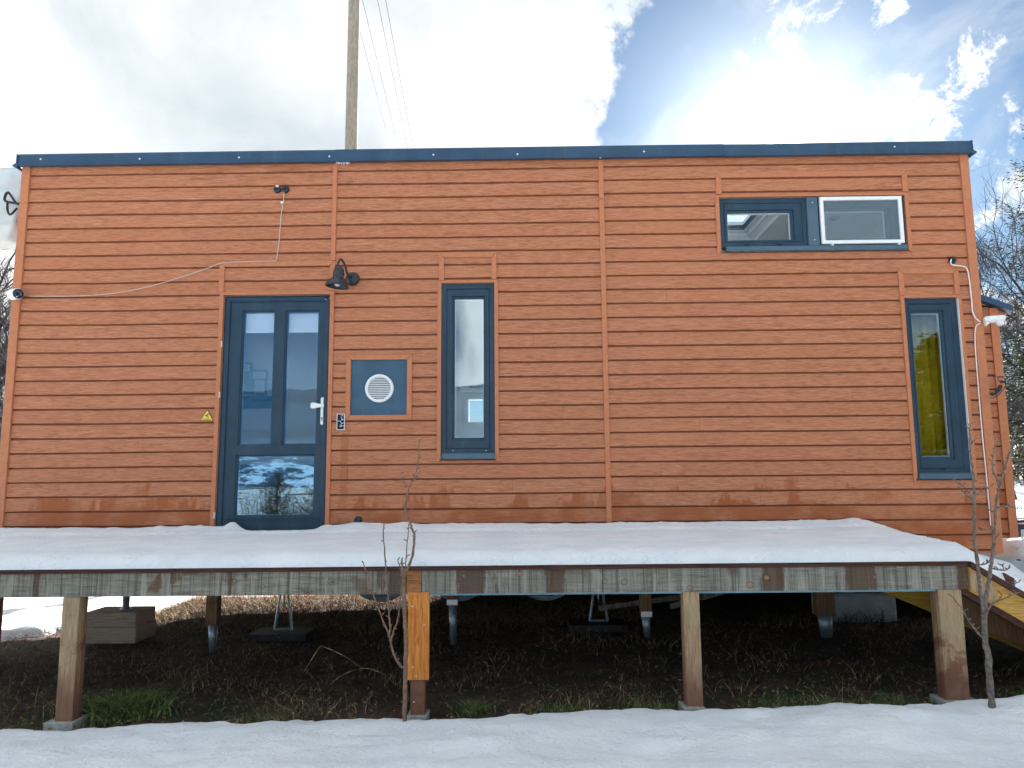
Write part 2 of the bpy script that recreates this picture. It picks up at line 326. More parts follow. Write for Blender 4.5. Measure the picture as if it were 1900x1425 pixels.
# ------------------------------------------------------------------ mesh helpers
class MB:
    def __init__(s): s.v = []; s.f = []; s.m = []
    def add(s, vs, fs, mi=0):
        o = len(s.v); s.v += [tuple(p) for p in vs]; s.f += [tuple(i+o for i in f) for f in fs]; s.m += [mi]*len(fs); return s
    def box(s, x0, x1, y0, y1, z0, z1, mi=0, ch=0.0):
        if ch <= 0 or min(abs(x1-x0), abs(y1-y0), abs(z1-z0)) < 2.2*ch:
            vs = [(x, y, z) for x in (x0, x1) for y in (y0, y1) for z in (z0, z1)]
            return s.add(vs, [(0, 1, 3, 2), (4, 6, 7, 5), (0, 4, 5, 1), (2, 3, 7, 6), (0, 2, 6, 4), (1, 5, 7, 3)], mi)
        import bmesh
        bm = bmesh.new(); bmesh.ops.create_cube(bm, size=1)
        for v in bm.verts: v.co = ((x0+x1)/2+v.co.x*(x1-x0), (y0+y1)/2+v.co.y*(y1-y0), (z0+z1)/2+v.co.z*(z1-z0))
        bmesh.ops.bevel(bm, geom=bm.edges[:], offset=ch, segments=1, affect='EDGES')
        bm.verts.index_update(); s.add([v.co[:] for v in bm.verts], [[v.index for v in f.verts] for f in bm.faces], mi); bm.free(); return s
    def prism(s, poly, y0, y1, mi=0):          # outline in x,z pushed from y0 to y1
        n = len(poly); vs = [(x, y0, z) for x, z in poly]+[(x, y1, z) for x, z in poly]
        fs = [tuple(range(n)), tuple(range(2*n-1, n-1, -1))]+[(i, (i+1) % n+0, (i+1) % n+n, i+n) for i in range(n)]
        return s.add(vs, fs, mi)
    def tube(s, pts, rad, k=6, mi=0, cap=True):
        pts = [Vector(p) for p in pts]; n = len(pts)
        if not hasattr(rad, '__len__'): rad = [rad]*n
        vs = []; prev = None
        for i, p in enumerate(pts):
            t = (pts[min(i+1, n-1)]-pts[max(i-1, 0)])
            if t.length < 1e-9: t = Vector((0, 0, 1))
            t.normalize()
            if prev is None: a = t.orthogonal().normalized()
            else:
                a = prev - t*prev.dot(t)
                a = a.normalized() if a.length > 1e-6 else t.orthogonal().normalized()
            prev = a; b = t.cross(a)
            for j in range(k):
                th = 2*math.pi*j/k; vs.append(p+(a*math.cos(th)+b*math.sin(th))*rad[i])
        fs = [(i*k+j, i*k+(j+1) % k, (i+1)*k+(j+1) % k, (i+1)*k+j) for i in range(n-1) for j in range(k)]
        if cap: fs += [tuple(range(k))[::-1], tuple((n-1)*k+j for j in range(k))]
        return s.add(vs, fs, mi)
    def lathe(s, prof, c, axis='y', k=28, mi=0):   # profile of (radius, distance along axis)
        vs = []
        for r, h in prof:
            for j in range(k):
                t = 2*math.pi*j/k; a, b = r*math.cos(t), r*math.sin(t)
                vs.append((c[0]+a, c[1]+h, c[2]+b) if axis == 'y' else (c[0]+a, c[1]+b, c[2]+h) if axis == 'z' else (c[0]+h, c[1]+a, c[2]+b))
        n = len(prof); fs = [(i*k+j, i*k+(j+1) % k, (i+1)*k+(j+1) % k, (i+1)*k+j) for i in range(n-1) for j in range(k)]
        fs += [tuple(range(k)), tuple((n-1)*k+j for j in range(k))[::-1]]
        return s.add(vs, fs, mi)
    def ring(s, x0, x1, z0, z1, prof, mi=0):    # profile (inset, y) swept round a rectangle with mitred corners
        vs = []
        for d, y in prof: vs += [(x0+d, y, z0+d), (x1-d, y, z0+d), (x1-d, y, z1-d), (x0+d, y, z1-d)]
        n = len(prof); return s.add(vs, [(i*4+j, i*4+(j+1) % 4, (i+1)*4+(j+1) % 4, (i+1)*4+j) for i in range(n-1) for j in range(4)], mi)
    def build(s, name, mats, parent=None, smooth=False, loc=None):
        me = bpy.data.meshes.new(name); me.from_pydata(s.v, [], s.f); me.update()
        if not isinstance(mats, (list, tuple)): mats = [mats]
        for q in mats: me.materials.append(MAT[q] if isinstance(q, str) else q)
        if len(mats) > 1: me.polygons.foreach_set('material_index', s.m)
        import bmesh
        bm = bmesh.new(); bm.from_mesh(me); bmesh.ops.recalc_face_normals(bm, faces=bm.faces[:]); bm.to_mesh(me); bm.free()
        if smooth: me.polygons.foreach_set('use_smooth', [True]*len(me.polygons))
        o = bpy.data.objects.new(name, me); COL.objects.link(o)
        if parent is not None:
            o.parent = parent; w = parent; off = Vector((0, 0, 0))
            while w is not None: off += w.location; w = w.parent
            if off.length: me.transform(Matrix.Translation(-off))
        return o
def thing(name, label, cat, loc=(0, 0, 0), group=None):
    o = bpy.data.objects.new(name, None); COL.objects.link(o); o.location = loc; o.empty_display_size = .1
    tag(o, label, cat, group); return o
def tag(o, label=None, cat=None, group=None, kind=None):
    for k_, v in (('label', label), ('category', cat), ('group', group), ('kind', kind)):
        if v: o[k_] = v
    return o
def fbm(x, y, z=0., o=4): return noise.fractal(Vector((x, y, z)), .9, 2.1, o)

def gh(x, y):                                   # lie of the land
    g = .045+.022*max(-6, min(6, x))
    if y > 3: g += .062*(y-3)*(1-.25*min(1, max(0, (y-60)/200)))
    if y < -9: g -= .03*(-y-9) if y > -60 else .03*51
    r = math.hypot(x, y)
    if r > 8: g += .25*fbm(x*.04, y*.04, 3.)*min(1, (r-8)/20)
    return g

# ------------------------------------------------------------------ ground, snow, hills
def axis(a, b, fine_a, fine_b, st, growth=1.22):
    c = list(np.arange(fine_a, fine_b+1e-6, st)); d = st; x = fine_b
    while x < b: d *= growth; x += d; c.append(min(x, b))
    d = st; x = fine_a; lo = []
    while x > a: d *= growth; x -= d; lo.append(max(x, a))
    return lo[::-1]+c
def grid(name, xs, ys, fz, mt, smooth=True):
    mb = MB(); nx, ny = len(xs), len(ys)
    mb.v = [(x, y, fz(x, y)) for y in ys for x in xs]
    mb.f = [(j*nx+i, j*nx+i+1, (j+1)*nx+i+1, (j+1)*nx+i) for j in range(ny-1) for i in range(nx-1)]; mb.m = [0]*len(mb.f)
    me = bpy.data.meshes.new(name); me.from_pydata(mb.v, [], mb.f); me.update(); me.materials.append(MAT[mt])
    me.polygons.foreach_set('use_smooth', [smooth]*len(me.polygons))
    o = bpy.data.objects.new(name, me); COL.objects.link(o); return o
gx, gy = axis(-700, 700, -6, 6.5, .10), axis(-700, 700, -2.4, 4, .10)
ground = grid('ground', gx, gy, lambda x, y: gh(x, y)+(.022*fbm(x*3, y*3, 1.) if abs(x) < 8 and abs(y) < 6 else 0), 'earth')
tag(ground, 'dark bare earth under the raised deck and house', kind='structure')
def bare(x, y):                                  # > 0 where the snow has not reached, metres inside that patch
    e = .07*fbm(x*1.7, y*1.7, 5., 5)+.040*fbm(x*9, y*9, 2., 4)+.012*fbm(x*30, y*30, 2., 2)
    front = y-(-2.15+.012*x)
    if x < -4.2: backy = .75+(x+4.9)*1.1
    elif x < 4.3: backy = 3.1
    else: backy = .25-(x-4.3)*.25
    return min(front, backy-y)+e
def snowz(x, y):
    b = bare(x, y) if y > -3.2 and y < 4.5 and abs(x) < 40 else -1
    t = .075*min(1, max(-1, -b/.13))
    if t > 0: t = .075*math.sin(min(1, t/.075)*math.pi/2)
    u = .042*fbm(x*.9, y*1.8, 9., 4)+.018*fbm(x*3.0, y*6.5, 4., 4)+.004*fbm(x*16, y*16, 6., 3)
    if y < -1.9: u += .03*math.exp(-((x-2.8)/.5)**2-((y+2.25)/.12)**2)
    if y > 3: u += .08*fbm(x*.6, y*.6, 2.)
    return gh(x, y)+t+u*min(1, max(.15, -b*4))
snow = grid('snow_field', axis(-700, 700, -5.2, 5.8, .035), axis(-700, 700, -4.6, 2.2, .035), snowz, 'snow')
tag(snow, 'smooth shaded snow covering the ground around the house', kind='structure')

def hill(name, a0, a1, dist, hfun, base=-3):
    mb = MB(); n = 160; rows = 12
    for j in range(rows+1):
        for i in range(n+1):
            a = a0+(a1-a0)*i/n; t = j/rows; r = dist+t*dist*.55
            h = hfun(a)*math.sin(t*math.pi*.5)**1.1+dist*.012*fbm(a*9, t*5, 2.)*t
            mb.v.append((math.sin(a)*r, math.cos(a)*r, base+h))
    mb.f = [(j*(n+1)+i, j*(n+1)+i+1, (j+1)*(n+1)+i+1, (j+1)*(n+1)+i) for j in range(rows) for i in range(n)]; mb.m = [0]*len(mb.f)
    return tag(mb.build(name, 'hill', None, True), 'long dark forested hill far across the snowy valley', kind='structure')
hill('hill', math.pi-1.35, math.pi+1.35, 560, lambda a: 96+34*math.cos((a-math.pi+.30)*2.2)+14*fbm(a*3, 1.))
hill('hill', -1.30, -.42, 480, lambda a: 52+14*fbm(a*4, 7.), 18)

# ------------------------------------------------------------------ tiny house
XL, XR, ZB, ZT = -4.64, 4.09, .763, 4.36
DEP = 2.55
house = thing('tiny_house', 'long orange-brown plank clad tiny house on wheels with slate blue door and windows', 'tiny house')
OPEN = dict(door=(-2.70, -1.735, .985, 3.095), mid=(-.727, -.250, 1.60, 3.185), loft=(1.808, 3.485, 3.448, 3.958),
            right=(3.414, 3.885, 1.395, 3.0), vent=(-1.535, -1.028, 1.992, 2.493))
def covered(x, z, ops): return any(a < x < b and c_ < z < d for a, b, c_, d in ops)
def cladding(name, x0, x1, off, ops, zt=ZT, zb=ZB, Y=0., wav=1., flip=None, parent=house, pitch=.1288, joints=()):
    mb = MB(); k0 = int(math.floor((zb-1.166-off)/pitch))
    z = 1.166+off+k0*pitch
    while z < zt:
        a, b = z+.0072, z+pitch-.0062; z += pitch
        a_, b_ = max(a, zb), min(b, zt)
        if b_-a_ < .01: continue
        cuts = sorted({a_, b_}|{q for o in ops if o[1] > x0 and o[0] < x1 for q in (o[2], o[3]) if a_+.004 < q < b_-.004})
        for c0, c1 in zip(cuts[:-1], cuts[1:]):
            zm = (c0+c1)/2
            xsb = sorted({x0, x1}|{q for o in ops if o[2] < zm < o[3] for q in (o[0], o[1]) if x0 < q < x1}|{q for q, zz in joints if a <= zz <= b and x0 < q < x1})
            for p, q in zip(xsb[:-1], xsb[1:]):
                if covered((p+q)/2, zm, ops): continue
                p2 = p+(.0018 if any(abs(p-j[0]) < 1e-6 for j in joints) else 0)
                n = max(1, int((q-p)/.16)); vs = []
                for i in range(n+1):
                    x = p2+(q-p2)*i/n
                    w = .0075*wav*noise.noise(Vector((x*.9, z*1.5, 3)))+.0016*noise.noise(Vector((x*5, z*9, 1)))
                    wy = .0025*noise.noise(Vector((x*2.3, z*5, 8)))
                    lo = c0+(w if c0 == a else 0); hi_ = c1+(w if c1 == b else 0)
                    ya, yb = -.0035+.007*(c0-a)/(b-a), -.0035+.007*(c1-a)/(b-a); ea, eb = (.0015 if c0 == a else 0), (.0015 if c1 == b else 0)
                    vs += [(x, Y+.016, lo), (x, Y+ya+wy, lo+ea), (x, Y+yb+wy, hi_-eb), (x, Y+.016, hi_)]
                fs = [(i*4+j, i*4+j+1, i*4+j+5, i*4+j+4) for i in range(n) for j in range(3)]+[(0, 1, 2, 3), (n*4+3, n*4+2, n*4+1, n*4)]
                mb.add(vs, fs)
    return mb.build(name, 'siding', parent)
ops = [(a-.012, b+.012, c_-.012, d+.01) for a, b, c_, d in OPEN.values()]
jl = [(-3.9, 3.9), (-3.42, 1.7), (-3.0, 2.07), (-4.1, 1.35), (-3.6, 2.9), (-2.9, 1.5)]
jm = [(.1, 2.7), (-1.4, 2.7), (-.1, 1.35), (.35, 2.0), (.52, 1.23), (-1.2, 3.0), (.2, 3.7), (-1.55, 1.5)]
jr = [(2.3, 3.3), (2.7, 1.35), (2.05, 1.23), (1.55, 1.9), (3.05, 1.23), (2.4, 2.6), (1.3, 3.1), (2.9, 2.2), (1.2, 1.5)]
cladding('wall_cladding', XL+.06, -1.736, 0, ops, joints=jl)
cladding('wall_cladding', -1.698, .716, .003, ops, wav=.7, joints=jm)
cladding('wall_cladding', .757, XR-.06, .011, ops, wav=.5, joints=jr)
# solid core of each wall, with the openings left out
def core(name, mats, y0, y1, x0, x1, z0, z1, holes, sw=False):
    xs = sorted({x0, x1}|{q for h in holes for q in h[:2]}); zs = sorted({z0, z1}|{q for h in holes for q in h[2:]})
    fil = {(i, j): not covered((xs[i]+xs[i+1])/2, (zs[j]+zs[j+1])/2, holes) for i in range(len(xs)-1) for j in range(len(zs)-1)}
    mb = MB(); P = (lambda a, y, z: (y, a, z)) if sw else (lambda a, y, z: (a, y, z))
    for (i, j), ok in fil.items():
        if not ok: continue
        a, b, c_, d = xs[i], xs[i+1], zs[j], zs[j+1]
        for y, mi in ((y0, 0), (y1, 1)): mb.add([P(a, y, c_), P(b, y, c_), P(b, y, d), P(a, y, d)], [(0, 1, 2, 3)], mi)
        if not fil.get((i-1, j)): mb.add([P(a, y0, c_), P(a, y1, c_), P(a, y1, d), P(a, y0, d)], [(0, 1, 2, 3)], 1)
        if not fil.get((i+1, j)): mb.add([P(b, y0, c_), P(b, y1, c_), P(b, y1, d), P(b, y0, d)], [(0, 1, 2, 3)], 1)
        if not fil.get((i, j-1)): mb.add([P(a, y0, c_), P(b, y0, c_), P(b, y1, c_), P(a, y1, c_)], [(0, 1, 2, 3)], 1)
        if not fil.get((i, j+1)): mb.add([P(a, y0, d), P(b, y0, d), P(b, y1, d), P(a, y1, d)], [(0, 1, 2, 3)], 1)
    return mb.build(name, mats, house)
core('front_wall', ['groove', 'whitewall'], .0155, .125, XL+.02, XR-.02, ZB+.004, 4.34, [OPEN[k] for k in ('door', 'mid', 'loft', 'right')])
# back wall; first window shows through the glass, others added to brighten the room
q0, q1 = at(861, 792, 2.45), at(925, 733, 2.45)
BW = [(q0.x, q1.x+.3, q0.z, q1.z), (1.05, 1.85, 1.3, 3.0), (2.0, 3.3, 1.7, 2.6)]
core('back_wall', ['whitewall', 'groove'], 2.42, 2.53, XL+.02, XR-.02, ZB+.004, 4.34, BW)
core('left_wall', ['groove', 'whitewall'], XL+.018, XL+.12, .1255, 2.4195, ZB+.004, 4.34, [], True)
core('right_wall', ['whitewall', 'groove'], XR-.12, XR-.018, .1255, 2.4195, ZB+.004, 4.34, [], True)
for i, h in enumerate(BW):
    mb = MB().ring(h[0], h[1], h[2], h[3], [(0, 2.43), (.0, 2.395), (.05, 2.395), (.06, 2.42), (.06, 2.50)])
    w = mb.build('back_window', 'white', house)
    MB().add([(h[0]+.055, 2.46, h[2]+.055), (h[1]-.055, 2.46, h[2]+.055), (h[1]-.055, 2.46, h[3]-.055), (h[0]+.055, 2.46, h[3]-.055)], [(0, 1, 2, 3)]).build('pane', 'glass_loft', w)
# floor, ceiling with roof light, loft floor
MB().box(XL+.12, XR-.12, .126, 2.419, .93, .965).build('floor', 'floorwood', house)
MB().box(XL+.025, XR-.025, .128, 2.40, ZB+.02, .925).build('chassis_frame', 'chassis', house)
SKL = (1.45, 2.76, .90, 2.14); SKO = (1.68, 2.63, 1.15, 2.03)
def slab_hole(z0, z1, H, x0, x1, y0, y1, name, mt, mb=None):
    mb = MB()
    mb.box(x0, H[0], y0, y1, z0, z1).box(H[1], x1, y0, y1, z0, z1).box(H[0], H[1], y0, H[2], z0, z1).box(H[0], H[1], H[3], y1, z0, z1)
    return mb.build(name, mt, house)
slab_hole(4.20, 4.235, SKL, XL+.122, XR-.122, .127, 2.418, 'ceiling', 'whitewall')
slab_hole(4.345, 4.40, SKO, XL+.03, XR-.03, .02, 2.52, 'roof', 'fascia')
mb = MB(); ins = [(SKL, 4.2355), (tuple(np.array(SKL)+np.array([.03, -.012, .03, -.012])), 4.25), ((1.55, 2.715, 1.0, 2.105), 4.285), ((1.57, 2.695, 1.02, 2.09), 4.285), ((1.58, 2.69, 1.04, 2.085), 4.33), ((1.62, 2.66, 1.08, 2.055), 4.33), (SKO, 4.36), (SKO, 4.44)]
vs = []
for (a, b, c_, d), z in ins: vs += [(a, c_, z), (b, c_, z), (b, d, z), (a, d, z)]
mb.add(vs, [(i*4+j, i*4+(j+1) % 4, (i+1)*4+(j+1) % 4, (i+1)*4+j) for i in range(len(ins)-1) for j in range(4)])
rl = mb.build('roof_window', 'white', house)
MB().add([(SKO[0], SKO[2], 4.41), (SKO[1], SKO[2], 4.41), (SKO[1], SKO[3], 4.41), (SKO[0], SKO[3], 4.41)], [(0, 1, 2, 3)]).build('pane', 'glass_loft', rl)
MB().box(1.2, XR-.121, .127, 2.418, 3.12, 3.20).build('loft_floor', 'whitewall', house)
MB().lathe([(.05, 0), (.05, -.015), (.035, -.022)], tuple(at(1548, 408, 1.25))[:2]+(4.2,), 'z').build('ceiling_spot', 'chassis', house)

# corner boards and battens
def trimbox(name, x0, x1, z0, z1, y0=-.012, y1=.016, mt='trim', parent=house, ch=.002): return MB().box(x0, x1, y0, y1, z0, z1, 0, ch).build(name, mt, parent)
MB().box(XL, XL+.078, -.018, .015, ZB, 3.99, 0, .003).box(XL, XL+.078, -.018, .015, 3.992, 4.335, 0, .003).box(XL, XL+.015, .016, .09, ZB, 4.335, 0, .002).build('corner_board', 'trim', house)
MB().box(XR-.078, XR, -.018, .015, ZB, 4.335, 0, .003).box(XR-.015, XR, .016, .09, ZB, 4.335, 0, .002).build('corner_board', 'trim', house)
MB().box(-1.738, -1.696, -.013, .015, 3.412, 4.335, 0, .002).build('batten', 'trim', house)
MB().box(.714, .759, -.013, .015, ZB, 3.96, 0, .002).box(.714, .759, -.0135, .015, 3.963, 4.335, 0, .002).build('batten', 'trim', house)
# side cladding (seen edge on) and back cladding
for nm, X0, X1 in (('side_cladding', XL+.001, XL+.0175), ('side_cladding', XR-.0175, XR-.001)):
    mb = MB(); z = ZB+.02
    while z < 4.3: mb.box(X0, X1, .092, 2.52, z, min(z+.118, 4.33)); z += .1288
    mb.build(nm, 'siding', house)
mb = MB().box(XL+.02, XR-.02, 2.5305, 2.55, ZB, BW[0][2]-.02)
mb.build('back_cladding', 'siding', house)

def head_trim(name, x0, x1, z0, z1, w=.045, gap=.0022):
    mb = MB(); y0, y1 = -.0115, .0155
    mb.prism([(x0, z0), (x0+w, z0), (x0+w, z1-w-gap), (x0, z1-gap)], y0, y1)
    mb.prism([(x0+gap, z1), (x0+w+gap, z1-w), (x1-w-gap, z1-w), (x1-gap, z1)], y0, y1)
    mb.prism([(x1-w, z0), (x1, z0), (x1, z1-gap), (x1-w, z1-w-gap)], y0, y1)
    return mb.build(name, 'trim', house)
def surround(name, x0, x1, z0, z1, w=.034, bottom=True, gap=.0022, top=.022):
    mb = MB(); y0, y1 = -.0125, .0155
    mb.prism([(x0-w, z0-(w if bottom else 0)), (x0, z0), (x0, z1), (x0-w, z1+top)], y0, y1)
    mb.prism([(x1, z0), (x1+w, z0-(w if bottom else 0)), (x1+w, z1+top), (x1, z1)], y0, y1)
    mb.prism([(x0-w+gap, z1+top), (x0+gap, z1), (x1-gap, z1), (x1+w-gap, z1+top)], y0, y1)
    return mb.build(name, 'trim', house)
head_trim('head_trim', -2.752, -1.6965, 3.130, 3.408)
surround('door_surround', -2.704, -1.734, .985, 3.098, .036, False, top=.028)
head_trim('head_trim', -.750, -.229, 3.215, 3.470)
surround('window_surround', -.728, -.249, 1.603, 3.187)
head_trim('head_trim', 1.785, 3.524, 3.990, 4.194, .048)
surround('window_surround', 1.806, 3.487, 3.450, 3.960, .034)
head_trim('head_trim', 3.378, 3.915, 3.030, 3.268)
surround('window_surround', 3.413, 3.888, 1.405, 3.002, .034)

MB().box(3.8865, 3.8895, -.0145, .012, 1.42, 2.995).build('sealant_line', 'white', house)
for z in (2.62, 2.16, 1.10): MB().box(-2.7075, -2.7025, -.0145, .004, z, z+.055).build('sealant_line', 'white', house)
for z in (3.066, 3.052): MB().box(-1.79, -1.746, .012, .0175, z, z+.006).build('sealant_line', 'white', house)
# roof trim
mb = MB()
prof = [(-.02, 4.333), (-.062, 4.333), (-.062, 4.343), (-.052, 4.348), (-.050, 4.435), (-.044, 4.452), (.05, 4.456), (.05, 4.40), (-.02, 4.40)]
xsf = [XL-.018, -1.71, -1.709, 1.86, 1.861, XR+.012]
for k_ in (0, 2, 4):
    a, b = xsf[k_], xsf[k_+1]; dz = (.0, .002, -.001)[k_//2]
    vs = [(a, y-(.001*k_), z+dz) for y, z in prof]+[(b, y-(.001*k_), z+dz) for y, z in prof]; n = len(prof)
    mb.add(vs, [tuple(range(n)), tuple(range(2*n-1, n-1, -1))]+[(i, (i+1) % n, (i+1) % n+n, i+n) for i in range(n)])
rt = mb.build('roof_trim', 'fascia', house)
for sx, X in ((-1, XL-.018), (1, XR+.012)):
    mb = MB(); pr = [(0, 4.452), (sx*.012, 4.45), (sx*.014, 4.36), (sx*.045, 4.340), (sx*.042, 4.330), (0, 4.31)]
    vs = [(X+a, -.06, z) for a, z in pr]+[(X+a, 2.6, z) for a, z in pr]; n = len(pr)
    mb.add(vs, [tuple(range(n)), tuple(range(2*n-1, n-1, -1))]+[(i, (i+1) % n, (i+1) % n+n, i+n) for i in range(n)])
    mb.build('side_roof_trim', 'fascia', house)
for px, py in ((75, 295), (259, 294.6), (443, 292), (611, 290), (624.5, 298), (804, 287), (960, 286), (1114, 292), (1195, 281), (1660, 272)):
    p = at(px, py, -.055)
    MB().lathe([(.009, .004), (.009, -.002), (.005, -.006)], (p.x, -.052, p.z), 'y', 12).build('screw', 'screw', rt, True)
# frayed sealing tape under the trim joint
mb = MB(); 
for i in range(16):
    x = -1.70+.12*i/15; mb.tube([(x, -.03, 4.335), (x+random.uniform(-.012, .012), -.03, 4.325-random.random()*.016)], .003, 4)
mb.build('sealing_tape', 'white', house)

# ------------------------------------------------------------------ windows and door
WP = [(0, .115), (0, .014), (.036, .014), (.041, .020), (.041, .030), (.048, .034), (.052, .026), (.056, .024), (.095, .024), (.100, .030), (.104, .046), (.116, .050), (.116, .075)]
def pane(x0, x1, z0, z1, y, mt, parent, nm='pane'):
    return MB().add([(x0, y, z0), (x1, y, z0), (x1, y, z1), (x0, y, z1)], [(0, 1, 2, 3)]).build(nm, mt, parent)
def spacer(x0, x1, z0, z1, y, parent, mt='white'):
    return MB().ring(x0, x1, z0, z1, [(-.004, y), (.007, y), (.007, y+.02), (-.004, y+.02)]).build('spacer', mt, parent)
def sill(x0, x1, z, parent, h=.045):
    return MB().add([(x, y, z_) for x in (x0, x1) for y, z_ in ((.03, z+h+.012), (-.030, z+h), (-.036, z+.002), (-.030, z-.004), (-.026, z+.004), (.03, z+.012))],
                    [(0, 1, 2, 3, 4, 5), (11, 10, 9, 8, 7, 6)]+[(i, (i+1) % 6, (i+1) % 6+6, i+6) for i in range(6)]).build('sill', 'rail', parent)
# middle window
def casement(op, gl, glassmat, label=None, lift=.047):
    x0, x1, z0, z1 = op
    w = MB().ring(x0, x1, z0+lift, z1-.004, [(0, .115), (0, .016), (.040, .016), (.046, .022), (.046, .034), (.053, .038)]).build('window', 'frame', house)
    if label: w['label'] = label
    gx0, gx1, gz0, gz1 = gl; b = .052
    # sash: from its own outer edge in to the glass, each side with its own width
    sx0, sx1, sz0, sz1 = x0+.047, x1-.047, z0+lift+.047, z1-.051
    prof = [(0., .040, 0.), (0., .020, 0.), (0., .018, .004), (.0, .018, None), (1., .026, None), (1., .050, None)]
    mb = MB(); rings = []
    def rr(t, y, e=0.):
        return [(sx0+(gx0-sx0)*t+e, y, sz0+(gz0-sz0)*t+e), (sx1+(gx1-sx1)*t-e, y, sz0+(gz0-sz0)*t+e), (sx1+(gx1-sx1)*t-e, y, sz1+(gz1-sz1)*t-e), (sx0+(gx0-sx0)*t+e, y, sz1+(gz1-sz1)*t-e)]
    vs = rr(0, .042)+rr(0, .024)+rr(0, .020, .003)+rr(.72, .020)+rr(.76, .024)+rr(.80, .038)+rr(1, .044)+rr(1, .07)
    mb.add(vs, [(i*4+j, i*4+(j+1) % 4, (i+1)*4+(j+1) % 4, (i+1)*4+j) for i in range(7) for j in range(4)])
    mb.build('sash', 'frame', w)
    spacer(gx0, gx1, gz0, gz1, .064, w); pane(gx0-.006, gx1+.006, gz0-.006, gz1+.006, .060, glassmat, w)
    return w
w1 = casement(OPEN['mid'], (-.610, -.350, 1.79, 3.050), 'glass')
sill(-.715, -.252, 1.603, w1)
for x in (-.62, -.33): MB().lathe([(.004, .0), (.004, -.003)], (x, .013, 1.675), 'y', 8).build('screw', 'screw', w1)
MB().box(-.52, -.48, .010, .017, 1.672, 1.676).build('drain_slot', 'glossblack', w1)
w2 = casement(OPEN['right'], (3.484, 3.745, 1.59, 2.872), 'glass', None, .045)
sill(3.418, 3.890, 1.397, w2)
MB().box(3.62, 3.67, .010, .017, 1.478, 1.483).build('drain_slot', 'glossblack', w2)
# loft windows, left casement, mullion, right one behind the fly screen
wl = casement((1.808, 2.606, 3.448, 3.958), (1.889, 2.462, 3.568, 3.827), 'glass_loft', None, .047)
wr = casement((2.690, 3.485, 3.448, 3.958), (2.766, 3.325, 3.570, 3.835), 'glass_loft', None, .047)
mul = MB().box(2.600, 2.697, -.006, .11, 3.496, 3.955, 0, .003).build('mullion', 'rail', house)
for z in (3.90, 3.55): MB().lathe([(.005, .0), (.005, -.004)], (2.652, -.006, z), 'y', 8).build('screw', 'screw', mul)
sill(1.850, 3.470, 3.446, mul, .042)
for x in (2.02, 2.32, 2.93, 3.22): MB().box(x, x+.045, .009, .018, 3.512, 3.517).build('drain_slot', 'glossblack', wl if x < 2.6 else wr)
fs = MB().ring(2.716, 3.458, 3.508, 3.950, [(0, .012), (0, -.012), (.004, -.016), (.030, -.016), (.034, -.010), (.034, .008)]).build('fly_screen_frame', 'white', wr)
pane(2.749, 3.425, 3.541, 3.917, -.004, 'mesh', wr, 'fly_screen')
for x in (2.80, 3.40): MB().box(x, x+.02, -.014, .012, 3.490, 3.509).build('screen_clip', 'white', wr)

# door
dx0, dx1, dz0, dz1 = OPEN['door']
dr = MB().ring(dx0, dx1, dz0-.05, dz1-.006, [(0, .12), (0, .018), (.014, .012), (.034, .012), (.048, .020), (.052, .055), (.056, .058), (.056, .09)])
door = dr.build('door_frame', 'frame', house)
lx0, lx1, lz0, lz1 = -2.650, -1.752, 1.0, 3.042
G = [(-2.545, -2.245, 1.737, 2.965), (-2.150, -1.840, 1.737, 2.962), (-2.552, -1.848, 1.115, 1.655)]
def leaf():
    xs = sorted({lx0, lx1}|{q for g in G for q in g[:2]}); zs = sorted({lz0, lz1}|{q for g in G for q in g[2:]})
    mb = MB()
    fil = {(i, j): not covered((xs[i]+xs[i+1])/2, (zs[j]+zs[j+1])/2, G) for i in range(len(xs)-1) for j in range(len(zs)-1)}
    for (i, j), ok in fil.items():
        if ok: mb.add([(xs[i], .034, zs[j]), (xs[i+1], .034, zs[j]), (xs[i+1], .034, zs[j+1]), (xs[i], .034, zs[j+1])], [(0, 1, 2, 3)])
    mb.ring(lx0, lx1, lz0, lz1, [(0, .034), (0, .085)])
    for g in G: mb.ring(*g, [(0, .034), (.002, .046), (.010, .050), (.012, .062), (.012, .078)])
    return mb.build('door_leaf', 'frame', house)
dl = leaf()
for g in G:
    spacer(g[0]+.012, g[1]-.012, g[2]+.012, g[3]-.012, .073, dl, 'rail'); pane(g[0]+.008, g[1]-.008, g[2]+.008, g[3]-.008, .068, 'glass_door', dl, 'door_pane')
MB().box(lx0+.02, lx1-.02, .018, .033, 1.095, 1.108).build('weather_bar', 'frame', dl)
for g in G[:2]:
    bl = MB(); z = g[3]-.02
    while z > 2.785: bl.box(g[0]+.014, g[1]-.014, .092, .098, z-.011, z); z -= .012
    bl.box(g[0]+.012, g[1]-.012, .088, .104, 2.765, 2.785); bl.build('blind', 'white', dl)
# handle
hp = MB(); hx = -1.789
hp.lathe([(.016, .0), (.016, -.012), (.012, -.015)], (hx, .032, 2.146), 'y', 16).lathe([(.016, .0), (.016, -.012), (.012, -.015)], (hx, .032, 1.93), 'y', 16).box(hx-.016, hx+.016, .018, .033, 1.93, 2.146, 0, .004)
hpo = hp.build('door_handle', 'white', dl)
prof = [(-.012, .014), (-.03, .016), (-.055, .022), (-.08, .027), (-.098, .024), (-.103, .012)]
outl = [(hx+.010+a, 2.083+b) for a, b in [(0.012, .015)]+prof]+[(hx+.010+a, 2.083-b) for a, b in (prof[::-1]+[(0.012, .015)])]
MB().prism(outl, -.026, -.006).box(hx-.012, hx+.012, -.01, .02, 2.070, 2.096, 0, .003).build('lever', 'white', dl)
MB().lathe([(.006, .0), (.006, -.006)], (hx-.001, .019, 1.975), 'y', 10).box(hx-.003, hx+.002, .012, .018, 1.95, 1.972).build('keyhole', 'glossblack', dl)

